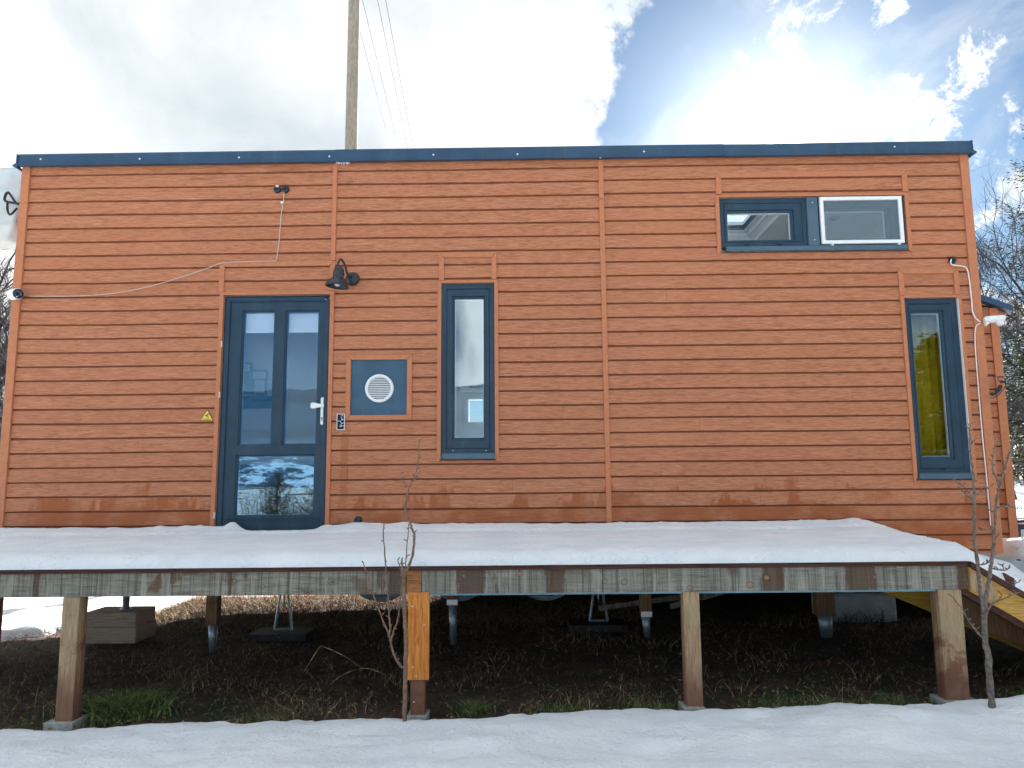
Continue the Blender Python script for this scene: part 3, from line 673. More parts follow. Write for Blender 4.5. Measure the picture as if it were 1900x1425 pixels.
# vent panel with round white grille
vp = MB().box(-1.534, -1.029, .004, .02, 1.993, 2.492).build('vent_panel', 'ventpanel', house)
mb = MB(); w = .042; g_ = .002
o_, i_ = (-1.576, -.988, 1.952, 2.533), (-1.534, -1.030, 1.994, 2.491)
mb.prism([(o_[0], o_[2]+g_), (i_[0], i_[2]+g_), (i_[0], i_[3]-g_), (o_[0], o_[3]-g_)], -.014, .0155)
mb.prism([(o_[1], o_[2]+g_), (i_[1], i_[2]+g_), (i_[1], i_[3]-g_), (o_[1], o_[3]-g_)], -.014, .0155)
mb.prism([(o_[0]+g_, o_[3]), (i_[0]+g_, i_[3]), (i_[1]-g_, i_[3]), (o_[1]-g_, o_[3])], -.014, .0155)
mb.prism([(o_[0]+g_, o_[2]), (i_[0]+g_, i_[2]), (i_[1]-g_, i_[2]), (o_[1]-g_, o_[2])], -.014, .0155)
mb.build('vent_surround', 'trim', house)
cx, cz, r = -1.277, 2.233, .127
gr = MB(); k = 40
pr = [(r, .004), (r, -.010), (r-.008, -.018), (r-.022, -.016), (r-.026, -.004), (r-.026, .002)]
vs = [(cx+a*math.cos(2*math.pi*j/k), h, cz+a*math.sin(2*math.pi*j/k)) for a, h in pr for j in range(k)]
gr.add(vs, [(i*k+j, i*k+(j+1) % k, (i+1)*k+(j+1) % k, (i+1)*k+j) for i in range(len(pr)-1) for j in range(k)])
for q in range(-6, 7):
    z = cz+q*.0162; hw = math.sqrt(max(1e-4, (r-.024)**2-(q*.0162)**2))
    gr.add([(cx-hw, .001, z+.0065), (cx+hw, .001, z+.0065), (cx+hw, -.014, z-.004), (cx-hw, -.014, z-.004), (cx-hw, .002, z-.0035), (cx+hw, .002, z-.0035)], [(0, 1, 2, 3), (3, 2, 5, 4)])
gr.build('grille', 'white', vp, True)

# cable grommets
def grommet(px, py, cap=True):
    p = at(px, py, -.005)
    g = MB().lathe([(.034, .008), (.034, -.012), (.028, -.020), (.012, -.022)], (p.x, -.004, p.z), 'y', 20).build('cable_grommet', 'glossblack', house, True)
    return p
ga, gb, gc_ = grommet(515, 352), grommet(530, 352), grommet(1767, 483)
MB().box(ga.x-.013, ga.x+.016, -.03, .0, ga.z+.018, ga.z+.034, 0, .004).build('sealant', 'white', house)
grommet(665, 965)

# under the house: wheels, chassis legs
def wheel(x, y):
    t = MB().lathe([(.20, .0), (.30, -.01), (.325, .02), (.33, .10), (.325, .18), (.30, .21), (.20, .2)], (x, y-.1, .645), 'y', 36).build('wheel', 'tyre', house, True)
    MB().lathe([(.303, -.004), (.308, -.014), (.316, -.012), (.320, .004)], (x, y-.106, .645), 'y', 48).lathe([(.278, -.004), (.282, -.014), (.290, -.012), (.294, .004)], (x, y-.104, .645), 'y', 48).build('tyre_ring', 'galv', t, True)
    MB().lathe([(.19, .0), (.18, -.02), (.1, .01), (.06, -.01)], (x, y-.1, .645), 'y', 24).build('rim', 'galv', t, True)
for x in (-1.32, -.60, .19): wheel(x, .5)
for x in (-1.32, -.60, .19): wheel(x, 2.2)
MB().box(XL+.3, XR-.3, .46, .56, .60, ZB+.02).build('chassis_rail', 'chassis', house)
MB().box(XL+.3, XR-.3, 2.05, 2.15, .60, ZB+.02).build('chassis_rail', 'chassis', house)
MB().box(-1.0, 3.9, 2.535, 2.56, -.05, ZB).build('back_sun_blocker', 'beambare', house)  # added panel, keeps sun off the ground under the right part
MB().box(-3.3, -1.003, 2.536, 2.56, .31, ZB).build('back_sun_blocker', 'beambare', house)  # added panel, narrows the sunlit strip under the left part
MB().box(3.98, 4.0, .3, 2.53, -.1, ZB).build('side_sun_blocker', 'beambare', house)  # added end panel, stops sun coming in from the right
def jack(px, py, Y=.45):
    p = at(px, py, Y); g = gh(p.x, Y)+.05
    j = thing('stabiliser_jack', 'triangular steel stabiliser stand on a flat plate under the house, '+('left of the wheels' if px < 800 else 'right of the wheels'), 'jack', (p.x, Y, g), 'stabiliser stands under the house')
    for s_ in (-.075, .085):
        MB().tube([(p.x+s_, Y, g+.03), (p.x+.004, Y, .66)], .012, 5).build('strut', 'galv', j)
    MB().tube([(p.x-.08, Y, g+.03), (p.x+.09, Y, g+.03)], .012, 5).build('crossbar', 'galv', j)
    MB().tube([(p.x+.005, Y, g+.22), (p.x+.005, Y, .70)], .009, 6).build('spindle', 'galv', j)
    MB().box(p.x-.27, p.x+.25, Y-.14, Y+.2, g-.045, g+.012).build('base_plate', 'chassis', j)
jack(525, 1160); jack(1110, 1141)
p = at(212, 1170, .35)
bt = thing('timber_block_stack', 'two courses of pale timber blocks carrying a steel foot under the left end', 'support', (p.x, .35, .02))
MB().box(-3.97, -3.465, .24, .62, .0, .14, 0, .004).build('block', 'paleboard', bt); MB().box(-3.95, -3.475, .25, .61, .142, .265, 0, .004).build('block', 'paleboard', bt)
MB().lathe([(.05, .0), (.05, .01), (.03, .02), (.03, .40)], (-3.66, .42, .265), 'z', 16).build('steel_foot', 'galv', bt, True)
bt2 = thing('concrete_block', 'pale snowy concrete block carrying a steel screw foot under the right end', 'support', (3.02, .75, .1))
MB().box(2.80, 3.40, .5, 1.0, .06, .355, 0, .02).build('block', 'paleconcrete', bt2)
MB().lathe([(.06, .0), (.06, .012), (.02, .02), (.018, .40)], (3.0, .62, .355), 'z', 14).build('screw_foot', 'galv', bt2, True)

# annex on the right end
AY = .22
an = thing('side_annex', 'narrow brown plank clad box with sloping grey roof joined to the right end', 'annex', (XR+.15, AY, .87))
cladding('wall_cladding', XR+.002, 4.30, 0, [], zt=3.02, zb=.872, Y=AY, wav=.3, parent=an)
MB().box(XR+.003, 4.35, AY+.0165, 2.2, .872, 2.93).build('box_wall', 'groove', an)
MB().box(4.295, 4.372, AY-.014, AY+.015, .872, 2.95, 0, .002).box(4.354, 4.37, AY+.016, AY+.08, .872, 2.93, 0, .002).build('corner_board', 'trim', an)
mb = MB()
a0, a1 = (XR+.001, 3.105), (4.475, 2.958)
mb.add([(a0[0], AY-.07, a0[1]), (a1[0], AY-.07, a1[1]), (a1[0], AY-.07, a1[1]-.055), (a0[0], AY-.07, a0[1]-.055), (a0[0], 2.3, a0[1]), (a1[0], 2.3, a1[1]), (a1[0], 2.3, a1[1]-.055), (a0[0], 2.3, a0[1]-.055)], [(0, 1, 2, 3), (7, 6, 5, 4), (0, 4, 5, 1), (1, 5, 6, 2), (2, 6, 7, 3), (3, 7, 4, 0)])
mb.build('roof', 'fascia', an)
mb = MB(); mb.prism([(4.372, 2.95), (4.465, 2.915), (4.465, 2.900), (4.372, 2.86)], AY+.02, 2.2).build('soffit', 'trim', an)

# interior pieces seen through the glass
def pic(px, py, w, h, mt, Y=2.39):
    p = at(px, py, Y)
    o = thing('picture_box', None, 'picture', (p.x, Y, p.z), 'small framed pictures on the back wall seen through the door')
    MB().box(p.x-w/2, p.x+w/2, Y-.03, Y, p.z-h/2, p.z+h/2, 0, .004).build('frame', mt, o)
    MB().box(p.x-w/2+.02, p.x+w/2-.02, Y-.034, Y-.03, p.z-h/2+.02, p.z+h/2-.02).build('print', 'white' if mt != 'white' else 'brownfab', o); return o
for a, lb in (((459, 683, .12, .13, 'chassis'), 'small dark framed picture highest of the cluster behind the door glass'),
              ((456, 697, .16, .13, 'white'), 'white framed picture in the middle left of the cluster behind the door glass'),
              ((482, 697, .20, .13, 'rail'), 'blue grey framed picture in the middle right of the cluster behind the door glass'),
              ((459, 718, .24, .22, 'white'), 'larger white framed picture low in the cluster behind the door glass'),
              ((483, 718, .17, .2, 'rail'), 'blue grey framed picture low right in the cluster behind the door glass')):
    pic(*a)['label'] = lb
p = at(475, 738, 2.3)
sh = thing('wall_shelf', 'narrow dark shelf below the pictures behind the door glass', 'shelf', tuple(p))
MB().box(p.x-.28, p.x+.28, 2.18, 2.418, p.z-.03, p.z, 0, .003).build('board', 'chassis', sh); MB().box(p.x-.25, p.x+.25, 2.36, 2.418, p.z-.12, p.z-.031).build('bracket', 'chassis', sh)
sofa = thing('sofa', 'dark brown sofa standing inside behind the lower door glass', 'sofa', (-3.2, 1.9, .965))
MB().box(-4.1, -2.2, 1.55, 2.3, .97, 1.25, 0, .03).build('seat', 'brownfab', sofa); MB().box(-4.1, -2.2, 2.15, 2.38, 1.26, 1.62, 0, .03).build('backrest', 'brownfab', sofa)
cur = thing('curtain', 'mustard yellow curtain hanging inside the far right window', 'curtain', (3.65, .3, 2.3))
mb = MB(); n = 46; vs = []
for i in range(n+1):
    x = 3.36+.60*i/n; y = .22+.018*math.sin(i*1.15)+.006*math.sin(i*2.7)
    vs += [(x, y, 1.2), (x, y, 2.98), (x, y+.004, 2.98), (x, y+.004, 1.2)]
mb.add(vs, [(i*4+j, i*4+(j+1) % 4, i*4+4+(j+1) % 4, i*4+4+j) for i in range(n) for j in range(4)]); mb.build('cloth', 'mustard', cur, True)
MB().tube([(3.34, .23, 3.0), (3.96, .23, 3.0)], .01, 8).build('rod', 'chassis', cur)
p = at(885, 717, 2.3)
rr_ = tag(MB().box(p.x-.10, p.x+.16, 2.33, 2.345, p.z-.012, p.z+.006, 0, .002).box(p.x-.09, p.x-.08, 2.345, 2.419, p.z-.006, p.z+.002).box(p.x+.13, p.x+.14, 2.345, 2.419, p.z-.006, p.z+.002).build('towel_rail', 'chassis'), 'thin dark rail on the back wall seen through the tall middle window', 'rail')
q = at(880, 728, 2.38)
tag(MB().box(BW[0][0]-.05, BW[0][1]+.05, 2.33, 2.39, BW[0][3]+.03, BW[0][3]+.11, 0, .01).build('blind_cassette', 'white'), 'white blind box above the back window seen through the middle window', 'blind')

# ------------------------------------------------------------------ fittings on the facade
def camera_thing(label, loc): return thing('security_camera', label, 'camera', loc, 'white security cameras on the house corners')
c1 = camera_thing('white bullet camera with black face at the left corner of the house', (-4.58, -.02, 3.11))
def bullet(parent, a, b, r0, mt='white'):
    a, b = Vector(a), Vector(b); d = (b-a).normalized()
    pts = [a, a+d*.004, a+d*.02]+[a.lerp(b, t) for t in (.3, .6, .9)]+[b]
    MB().tube(pts, [r0*.55, r0*.8, r0*.97, r0, r0, r0, r0*.93], 20).build('housing', mt, parent, True)
    return d
MB().lathe([(.036, .012), (.038, -.01), (.03, -.022), (.012, -.03), (.012, -.07)], (-4.62, -.02, 3.108), 'y', 20).build('mount', 'white', c1, True)
d = bullet(c1, (-4.625, -.035, 3.118), (-4.500, -.135, 3.100), .050)
b0 = Vector((-4.500, -.135, 3.100))
MB().tube([b0+d*.0005, b0+d*.006, b0+d*.010], [.0455, .043, .036], 20).build('face', 'glossblack', c1, True)
MB().box(-4.515, -4.497, -.152, -.145, 3.066, 3.072).build('status_light', 'white', c1)
c2 = camera_thing('white bullet camera pointing right from the right corner of the house', (4.09, -.02, 2.78))
MB().lathe([(.034, .0), (.034, .018), (.02, .03), (.012, .05)], (XR, -.03, 2.768), 'x', 18).build('mount', 'white', c2, True)
MB().tube([(4.085, -.04, 2.785), (4.10, -.05, 2.787), (4.18, -.06, 2.79), (4.235, -.065, 2.792), (4.243, -.066, 2.792)], [.022, .030, .032, .033, .028], 20).build('housing', 'white', c2, True)
MB().lathe([(.028, -.02), (.030, .0), (.020, .025)], (4.205, -.06, 2.755), 'y', 16).build('sensor', 'white', c2, True)

def smooth_pts(pts, n=6):
    P = [Vector(p) for p in pts]; out = []
    for i in range(len(P)-1):
        p0, p1, p2, p3 = P[max(i-1, 0)], P[i], P[i+1], P[min(i+2, len(P)-1)]
        for k_ in range(n):
            t = k_/n; out.append(.5*((2*p1)+(p2-p0)*t+(2*p0-5*p1+4*p2-p3)*t*t+(3*p1-p0-3*p2+p3)*t**3))
    out.append(P[-1]); return out
def cable(label, pix, r=.0036, Y=-.016, mt='cable'):
    return tag(MB().tube(smooth_pts([at(px, py, Y) for px, py in pix]), r, 7).build('cable', mt, None, True), label, 'cable')
cable('thin pale cable sagging from the left camera to the door head trim', [(55, 549.5), (100, 549.8), (160, 548.5), (220, 543), (280, 531), (340, 513), (390, 496), (410, 488.5), (440, 486), (490, 484.5), (512, 484)])
cl = cable('thin pale cable hanging straight down from the two black grommets', [(530, 351), (527, 356), (526, 372), (522, 396), (520, 420), (517, 455), (513, 483)])
p = at(523.5, 376, -.02); MB().box(p.x-.012, p.x+.012, -.03, -.002, p.z-.009, p.z+.009, 0, .002).build('clip', 'white', cl)
cable('white cable curving from the right grommet down past the corner camera', [(1765, 481), (1764, 488), (1768, 491.5), (1778, 493), (1790, 495), (1795, 501), (1798, 515), (1800, 530), (1803, 560), (1804, 575), (1808, 587), (1814, 594), (1819, 597)], .0052, -.03, 'white')
cable('white cable dropping from the right corner camera down the wall', [(1819, 600), (1813, 603), (1810, 610), (1809, 625), (1810, 650), (1813, 690), (1817, 740), (1822, 800), (1827, 850), (1832, 900), (1834, 925), (1837, 960), (1838, 975)], .0042, -.026, 'white')

# wall lamp
lp = thing('wall_lamp', 'black gooseneck barn lamp above the right side of the door', 'lamp', (-1.56, 0, 3.24))
MB().lathe([(.062, .0), (.062, -.014), (.05, -.028), (.03, -.034)], (-1.532, -.014, 3.232), 'y', 24).build('wall_plate', 'darkmetal', lp, True)
MB().tube(smooth_pts([(-1.535, -.04, 3.24), (-1.56, -.10, 3.26), (-1.578, -.15, 3.335), (-1.60, -.19, 3.365), (-1.615, -.21, 3.33), (-1.618, -.215, 3.27)]), .010, 8).build('gooseneck', 'darkmetal', lp, True)
sh_ = [(.028, .115), (.042, .108), (.050, .085), (.050, .070), (.055, .066), (.055, .052), (.050, .046), (.053, .020), (.072, .005), (.092, -.012), (.106, -.038), (.110, -.052), (.106, -.054), (.100, -.038), (.085, -.014), (.060, .0), (.04, .02)]
o = MB().lathe([(r_*.93, h_*1.05) for r_, h_ in sh_], (0, 0, 0), 'z', 32).build('lamp_shade', 'darkmetal', lp, True)
o.data.transform(Matrix.Translation(lp.location)); o.data.transform(Matrix.Rotation(math.radians(0), 4, 'Y'))
o.data.transform(Matrix.Rotation(math.radians(6), 4, 'Y')); o.location = Vector((-1.618, -.215, 3.165))-Vector(lp.location)
MB().lathe([(.013, 0), (.025, -.02), (.028, -.045), (.015, -.06)], (-1.618, -.215, 3.175), 'z', 16).build('bulb', 'white', lp, True)

# warning sign and patterned plate
sg = thing('warning_sign', 'small yellow triangular camera warning sign left of the door', 'sign', (-2.807, -.004, 2.0))
MB().prism([(-2.865, 1.958), (-2.752, 1.958), (-2.807, 2.056)], -.0085, -.0045).build('border', 'glossblack', sg)
MB().prism([(-2.860, 1.961), (-2.757, 1.961), (-2.807, 2.050)], -.0100, -.0087).build('plate', 'yellow_sign', sg)
cs = MB()
c0 = Vector((-2.805, -.0112, 2.004))
cs.prism([(c0.x-.020, c0.z+.001), (c0.x+.010, c0.z+.016), (c0.x+.014, c0.z+.008), (c0.x-.014, c0.z-.007)], -.0112, -.0102)
cs.prism([(c0.x-.003, c0.z-.004), (c0.x+.003, c0.z-.001), (c0.x+.010, c0.z-.012), (c0.x+.004, c0.z-.015)], -.0112, -.0102)
cs.box(c0.x+.004, c0.x+.017, -.0112, -.0102, c0.z-.017, c0.z-.012).box(c0.x-.022, c0.x+.018, -.0112, -.0102, c0.z-.027, c0.z-.0245).box(c0.x-.040, c0.x+.034, -.0112, -.0102, c0.z-.038, c0.z-.0345)
cs.build('camera_symbol', 'glossblack', sg)
kp = thing('wall_plate', 'small dark blue plate with white branching pattern right of the door', 'plate', (-1.613, -.006, 1.936))
MB().box(-1.648, -1.578, -.016, -.0042, 1.865, 2.008, 0, .006).build('rim', 'white', kp)
MB().box(-1.6425, -1.5835, -.0185, -.0165, 1.8705, 2.0025, 0, .0008).build('face', 'glossblack', kp)
mb = MB()
for pl in ([(465, 430), (500, 430), (530, 465)], [(465, 470), (485, 520), (510, 545), (555, 545)], [(385, 585), (430, 585), (465, 615), (478, 640), (500, 650), (555, 630)], [(510, 545), (460, 570)], [(478, 650), (462, 690)], [(470, 715), (500, 715), (555, 710)], [(445, 700), (430, 725), (455, 745), (478, 725), (465, 700), (445, 700)]):
    mb.tube([at(600+a/14.25, 740+b/14.25, -.0195) for a, b in pl], .0022, 5)
mb.build('branch_pattern', 'white', kp)

# hanging bird ornament
orn = thing('hanging_ornament', 'black metal bird silhouette on a ring hung from a wire beside the annex', 'ornament', tuple(at(1860, 715, -.12)))
def A2(x, y): return at(1810+x/15.83, 670+y/15.83, -.12)
OR = lambda p: (p.x, p.z)
mb = MB()
for poly in ([(420, 930), (470, 920), (560, 940), (600, 860), (660, 740), (700, 690), (770, 690), (790, 760), (760, 840), (700, 920), (620, 970), (540, 1010), (500, 1025), (420, 980)],
             [(500, 835), (530, 790), (590, 785), (640, 830), (610, 870), (560, 830)],
             [(710, 600), (760, 560), (860, 590), (895, 640), (780, 650), (730, 650)]):
    mb.prism([OR(A2(*q)) for q in poly], -.123, -.115)
mb.build('bird', 'black', orn)
MB().tube(smooth_pts([A2(*q) for q in ((720, 600), (670, 560), (660, 510), (700, 470), (780, 470), (850, 510), (890, 600), (890, 690), (840, 800), (760, 900), (680, 990), (590, 1050), (500, 1085), (430, 1082))]), .0035, 6).build('ring', 'black', orn, True)
MB().tube(smooth_pts([A2(*q) for q in ((350, 445), (700, 452), (1080, 455), (1150, 500), (1165, 570), (1100, 630), (1020, 600), (990, 540))]), .0022, 5).build('wire', 'black', orn, True)
MB().tube([A2(350, 445), at(1810+350/15.83, 670+440/15.83, -.02)], .0022, 5).build('hook', 'black', orn)

# white wrapped bundle on the left end wall
tb = thing('wrapped_bundle', 'pale tarpaulin wrapped bundle strapped high beyond the left corner', 'tarp bundle', (-5.1, .6, 4.2))
mb = MB(); nu, nv = 40, 26; vs = []
for j in range(nv+1):
    t = j/nv; z = 3.80+.73*t
    for i in range(nu):
        a = 2*math.pi*i/nu; cx_, sx_ = math.cos(a), math.sin(a)
        rx = .34*(abs(cx_)**.5)*(1 if cx_ > 0 else -1); ry = .24*(abs(sx_)**.5)*(1 if sx_ > 0 else -1)
        prof_ = min(1, .55+2.2*t, .80+2*(1-t)); cr_ = 1+.13*fbm(math.cos(a)*2.2, z*3.2, math.sin(a)*2.2+4)+.05*abs(fbm(cx_*6, z*5+cx_*4, sx_*6))
        pinch = 1-.10*math.exp(-((z-3.98)/.03)**2)-.06*math.exp(-((z-4.33)/.025)**2)
        vs.append((-5.22+rx*prof_*cr_*pinch, .62+ry*prof_*cr_*pinch, z+.02*fbm(a, z*2, 1)))
mb.add(vs, [(j*nu+i, j*nu+(i+1) % nu, (j+1)*nu+(i+1) % nu, (j+1)*nu+i) for j in range(nv) for i in range(nu)]+[tuple(range(nu)), tuple(nv*nu+i for i in range(nu))])
mb.build('tarpaulin', 'tarp', tb, True)
AA = lambda px, py: at(px, py, .30)
MB().tube(smooth_pts([AA(36, 377), (AA(30, 377)), AA(15, 357), AA(9, 372), AA(28, 377), AA(36, 379)]), .012, 6).tube(smooth_pts([AA(14, 374), AA(14, 390), AA(19, 398), AA(32, 386)]), .011, 6).build('bracket', 'black', tb, True)
MB().tube([(-5.0, .62, 3.95), (XL, .62, 3.95)], .02, 8).build('support_arm', 'galv', tb)

# ------------------------------------------------------------------ deck
DY = -2.10
deck = thing('wooden_deck', 'long raised timber deck with weathered beam in front of the house', 'deck', (-1, -1, .0))
def DT(x): return .912+.0030*x              # top of the boards
def XE(y): return 2.60+(y-DY)*.13           # slightly skewed right edge
def RS(y): return -.60+.32*(y-DY)/2.1       # fall of the ramp, gentler towards the wall
def RZ(x, y): return DT(XE(y))+RS(y)*(x-XE(y))
mb = MB(); y = DY
while y < -.06:
    y1 = min(y+.138, -.02); xe0, xe1 = XE(y), XE(y1)
    vs = []
    for x0_, xa in ((-5.6, -5.6), (xe0, xe1)):
        vs += [(x0_, y, DT(x0_)-.027), (xa, y1, DT(xa)-.027), (xa, y1, DT(xa)), (x0_, y, DT(x0_))]
    mb.add(vs, [(0, 1, 2, 3), (7, 6, 5, 4), (0, 4, 5, 1), (1, 5, 6, 2), (2, 6, 7, 3), (3, 7, 4, 0)]); y += .144
mb.build('decking', 'deckedge', deck)
mb = MB()
def beamseg(x0_, x1_, y0, y1, zt=.0275, h=.135, dy=0):
    vs = []
    for x in (x0_, x1_): vs += [(x, y0+dy, DT(x)-zt-h), (x, y1+dy, DT(x)-zt-h), (x, y1+dy, DT(x)-zt), (x, y0+dy, DT(x)-zt)]
    mb.add(vs, [(0, 1, 2, 3), (7, 6, 5, 4), (0, 4, 5, 1), (1, 5, 6, 2), (2, 6, 7, 3), (3, 7, 4, 0)])
beamseg(-5.6, -.700, DY+.012, DY+.075); beamseg(-.609, .458, DY+.012, DY+.075); beamseg(.461, .70, DY+.010, DY+.075); beamseg(.703, 2.590, DY+.012, DY+.075)
mb.build('front_beam', 'beam', deck)
mb = MB(); beamseg(-.697, -.612, DY+.007, DY+.075); mb.build('beam_block', 'block', deck)
mb = MB()
beamseg(-.610, 2.5, DY+.03, DY+.10, .163, .012)
mb.build('beam_strip', 'strip', deck)
mb = MB(); beamseg(-5.6, 2.7, -.90, -.83, .028, .13); beamseg(-5.6, 2.8, -.2, -.13, .028, .13)
mb.build('rear_beam', 'beambare', deck)
mb = MB()
for x in np.arange(-5.4, 2.6, .55): mb.box(x, x+.045, DY+.076, -.21, DT(x)-.15, DT(x)-.028)
mb.build('joist', 'beambare', deck)
def post(x0_, x1_, y0, y1, zb, mt='post', foot=True, zt=None):
    zt = DT(x0_)-.164 if zt is None else zt
    o = MB().box(x0_, x1_, y0, y1, zb, zt, 0, .003).build('post', mt, deck)
    return o
post(-2.742, -2.640, DY+.012, DY+.050, .035); post(-2.738, -2.636, DY+.053, DY+.098, .035, 'postdark')
MB().box(-2.79, -2.62, DY-.02, DY+.15, -.05, .038, 0, .004).build('footing', 'concrete', deck)
post(-.672, -.588, DY+.03, DY+.11, .06, 'postdark')
MB().box(-.688, -.562, DY+.004, DY+.028, .262, .757, 0, .002).build('splice_board', 'orange', deck)['label'] = 'bright orange new board screwed over the middle post'
MB().box(-.69, -.57, DY-.0, DY+.14, -.02, .062, 0, .004).build('footing', 'concrete', deck)
post(.928, 1.022, DY+.012, DY+.05, .105); post(.925, 1.018, DY+.053, DY+.09, .105, 'postdark')
MB().box(.90, 1.03, DY-.02, DY+.13, .02, .108, 0, .004).build('footing', 'concrete', deck)
post(2.412, 2.548, DY+.012, DY+.050, .135); post(2.408, 2.540, DY+.056, DY+.098, .135, 'postdark')
MB().box(2.385, 2.52, DY-.03, DY+.15, .03, .138, 0, .005).box(2.523, 2.61, DY-.02, DY+.15, .03, .130, 0, .005).build('footing', 'concrete', deck)
# rear posts on galvanised ground screws
for px, pyb, shoe, w_, rnd, plate in ((395, 1158, 1192, .095, 0, False), (840, 1120, 1176, .085, 0, True), (1198, 1142, 1163, .09, 0, True), (1530, 1142, 1163, .15, 0, False)):
    p = at(px, pyb, -.2); q = at(px, shoe, -.2)
    post(p.x-w_/2, p.x+w_/2, -.245, -.155, p.z, 'postdark', zt=DT(p.x)-.16)
    MB().tube([(p.x+.0, -.2, p.z+.02), (p.x+.008, -.2, q.z-.08)], [w_*.42, w_*.30], 10).build('ground_screw', 'galv', deck, True)
    if plate: MB().box(p.x-.045, p.x+.045, -.252, -.246, p.z-.005, p.z+.04, 0, .001).build('bracket', 'screw', deck)
for px, py in ((757, 1073), (783, 1073), (770, 1090), (1100, 1095)):
    p = at(px, py, DY+.008); 
for px, py in ((765, 1125), (787, 1160), (766, 1238), (772, 1255), (767, 1305)):
    p = at(px, py, DY+.002); MB().lathe([(.005, .01), (.005, 0), (.003, -.003)], (p.x, DY+.004 if py < 1262 else DY+.03, p.z), 'y', 8).build('screw', 'screw', deck)
# timber offcuts lying under the house
for (a, b, lb) in ((at(1110, 1128, .2), at(1330, 1098, .2), 'long pale batten propped under the house right of the jack'), (at(1243, 1125, -.1), at(1345, 1096, -.1), 'short pale batten propped under the house by the third post')):
    a, b = Vector(a), Vector(b); mb = MB(); d_ = (b-a).normalized(); up_ = Vector((0, 0, 1)); n_ = d_.cross(up_).normalized()*.02; u_ = n_.cross(d_).normalized()*.022
    vs = [q+s1*n_+s2*u_ for q in (a, b) for s1 in (-1, 1) for s2 in (-1, 1)]
    mb.add(vs, [(0, 1, 3, 2), (4, 6, 7, 5), (0, 4, 5, 1), (2, 3, 7, 6), (0, 2, 6, 4), (1, 5, 7, 3)])
    tag(mb.build('timber_batten', 'beam'), lb, 'batten')

# ramp going down to the right
rp = thing('ramp', 'steep timber ramp descending to the right from the deck end', 'ramp', (3.0, -2, .3))
SL = -.60
def slope_board(name, x0_, x1_, y0, y1, z0f, z1f, mt, sl=SL, xr=2.6):
    vs = []
    for x in (x0_, x1_):
        o1, o0 = z1f+sl*(x-xr), z0f+sl*(x-xr)
        vs += [(x, y0, o0), (x, y1, o0), (x, y1, o1), (x, y0, o1)]
    return MB().add(vs, [(0, 1, 2, 3), (7, 6, 5, 4), (0, 4, 5, 1), (1, 5, 6, 2), (2, 6, 7, 3), (3, 7, 4, 0)]).build(name, mt, rp)
xe = 4.0
slope_board('edge_board', 2.598, xe, DY-.02, DY+.06, .885, .919, 'deckedge')
slope_board('stringer', 2.594, xe, DY+.0, DY+.05, .742, .882, 'ramp')
slope_board('splice', 2.596, 2.735, DY-.006, DY-.002, .760, .865, 'post')
slope_board('lower_rail', 2.56, xe, DY+.03, DY+.09, .705, .739, 'deckedge')
slope_board('cleat', 2.79, 2.84, DY-.02, DY+.06, .921, .965, 'deckedge')
slope_board('rear_stringer', 2.53, 4.9, -1.0, -.95, .615, .83, 'rampyellow', -.43, 2.53)
slope_board('rear_stringer', 2.86, 4.5, -1.52, -1.47, .47, .66, 'postdark', -.44, 2.86)
mb = MB()
for i in range(10):
    x = 2.62+.138*i
    vs = [(xx+dy_, yy, RZ(xx+dy_, yy)+dz) for xx in (x, x+.13) for yy, dy_ in ((DY+.062, 0), (-.05, .27)) for dz in (-.025, 0)]
    mb.add(vs, [(0, 1, 3, 2), (4, 6, 7, 5), (0, 4, 5, 1), (2, 3, 7, 6), (0, 2, 6, 4), (1, 5, 7, 3)])
mb.build('ramp_boards', 'deckedge', rp)

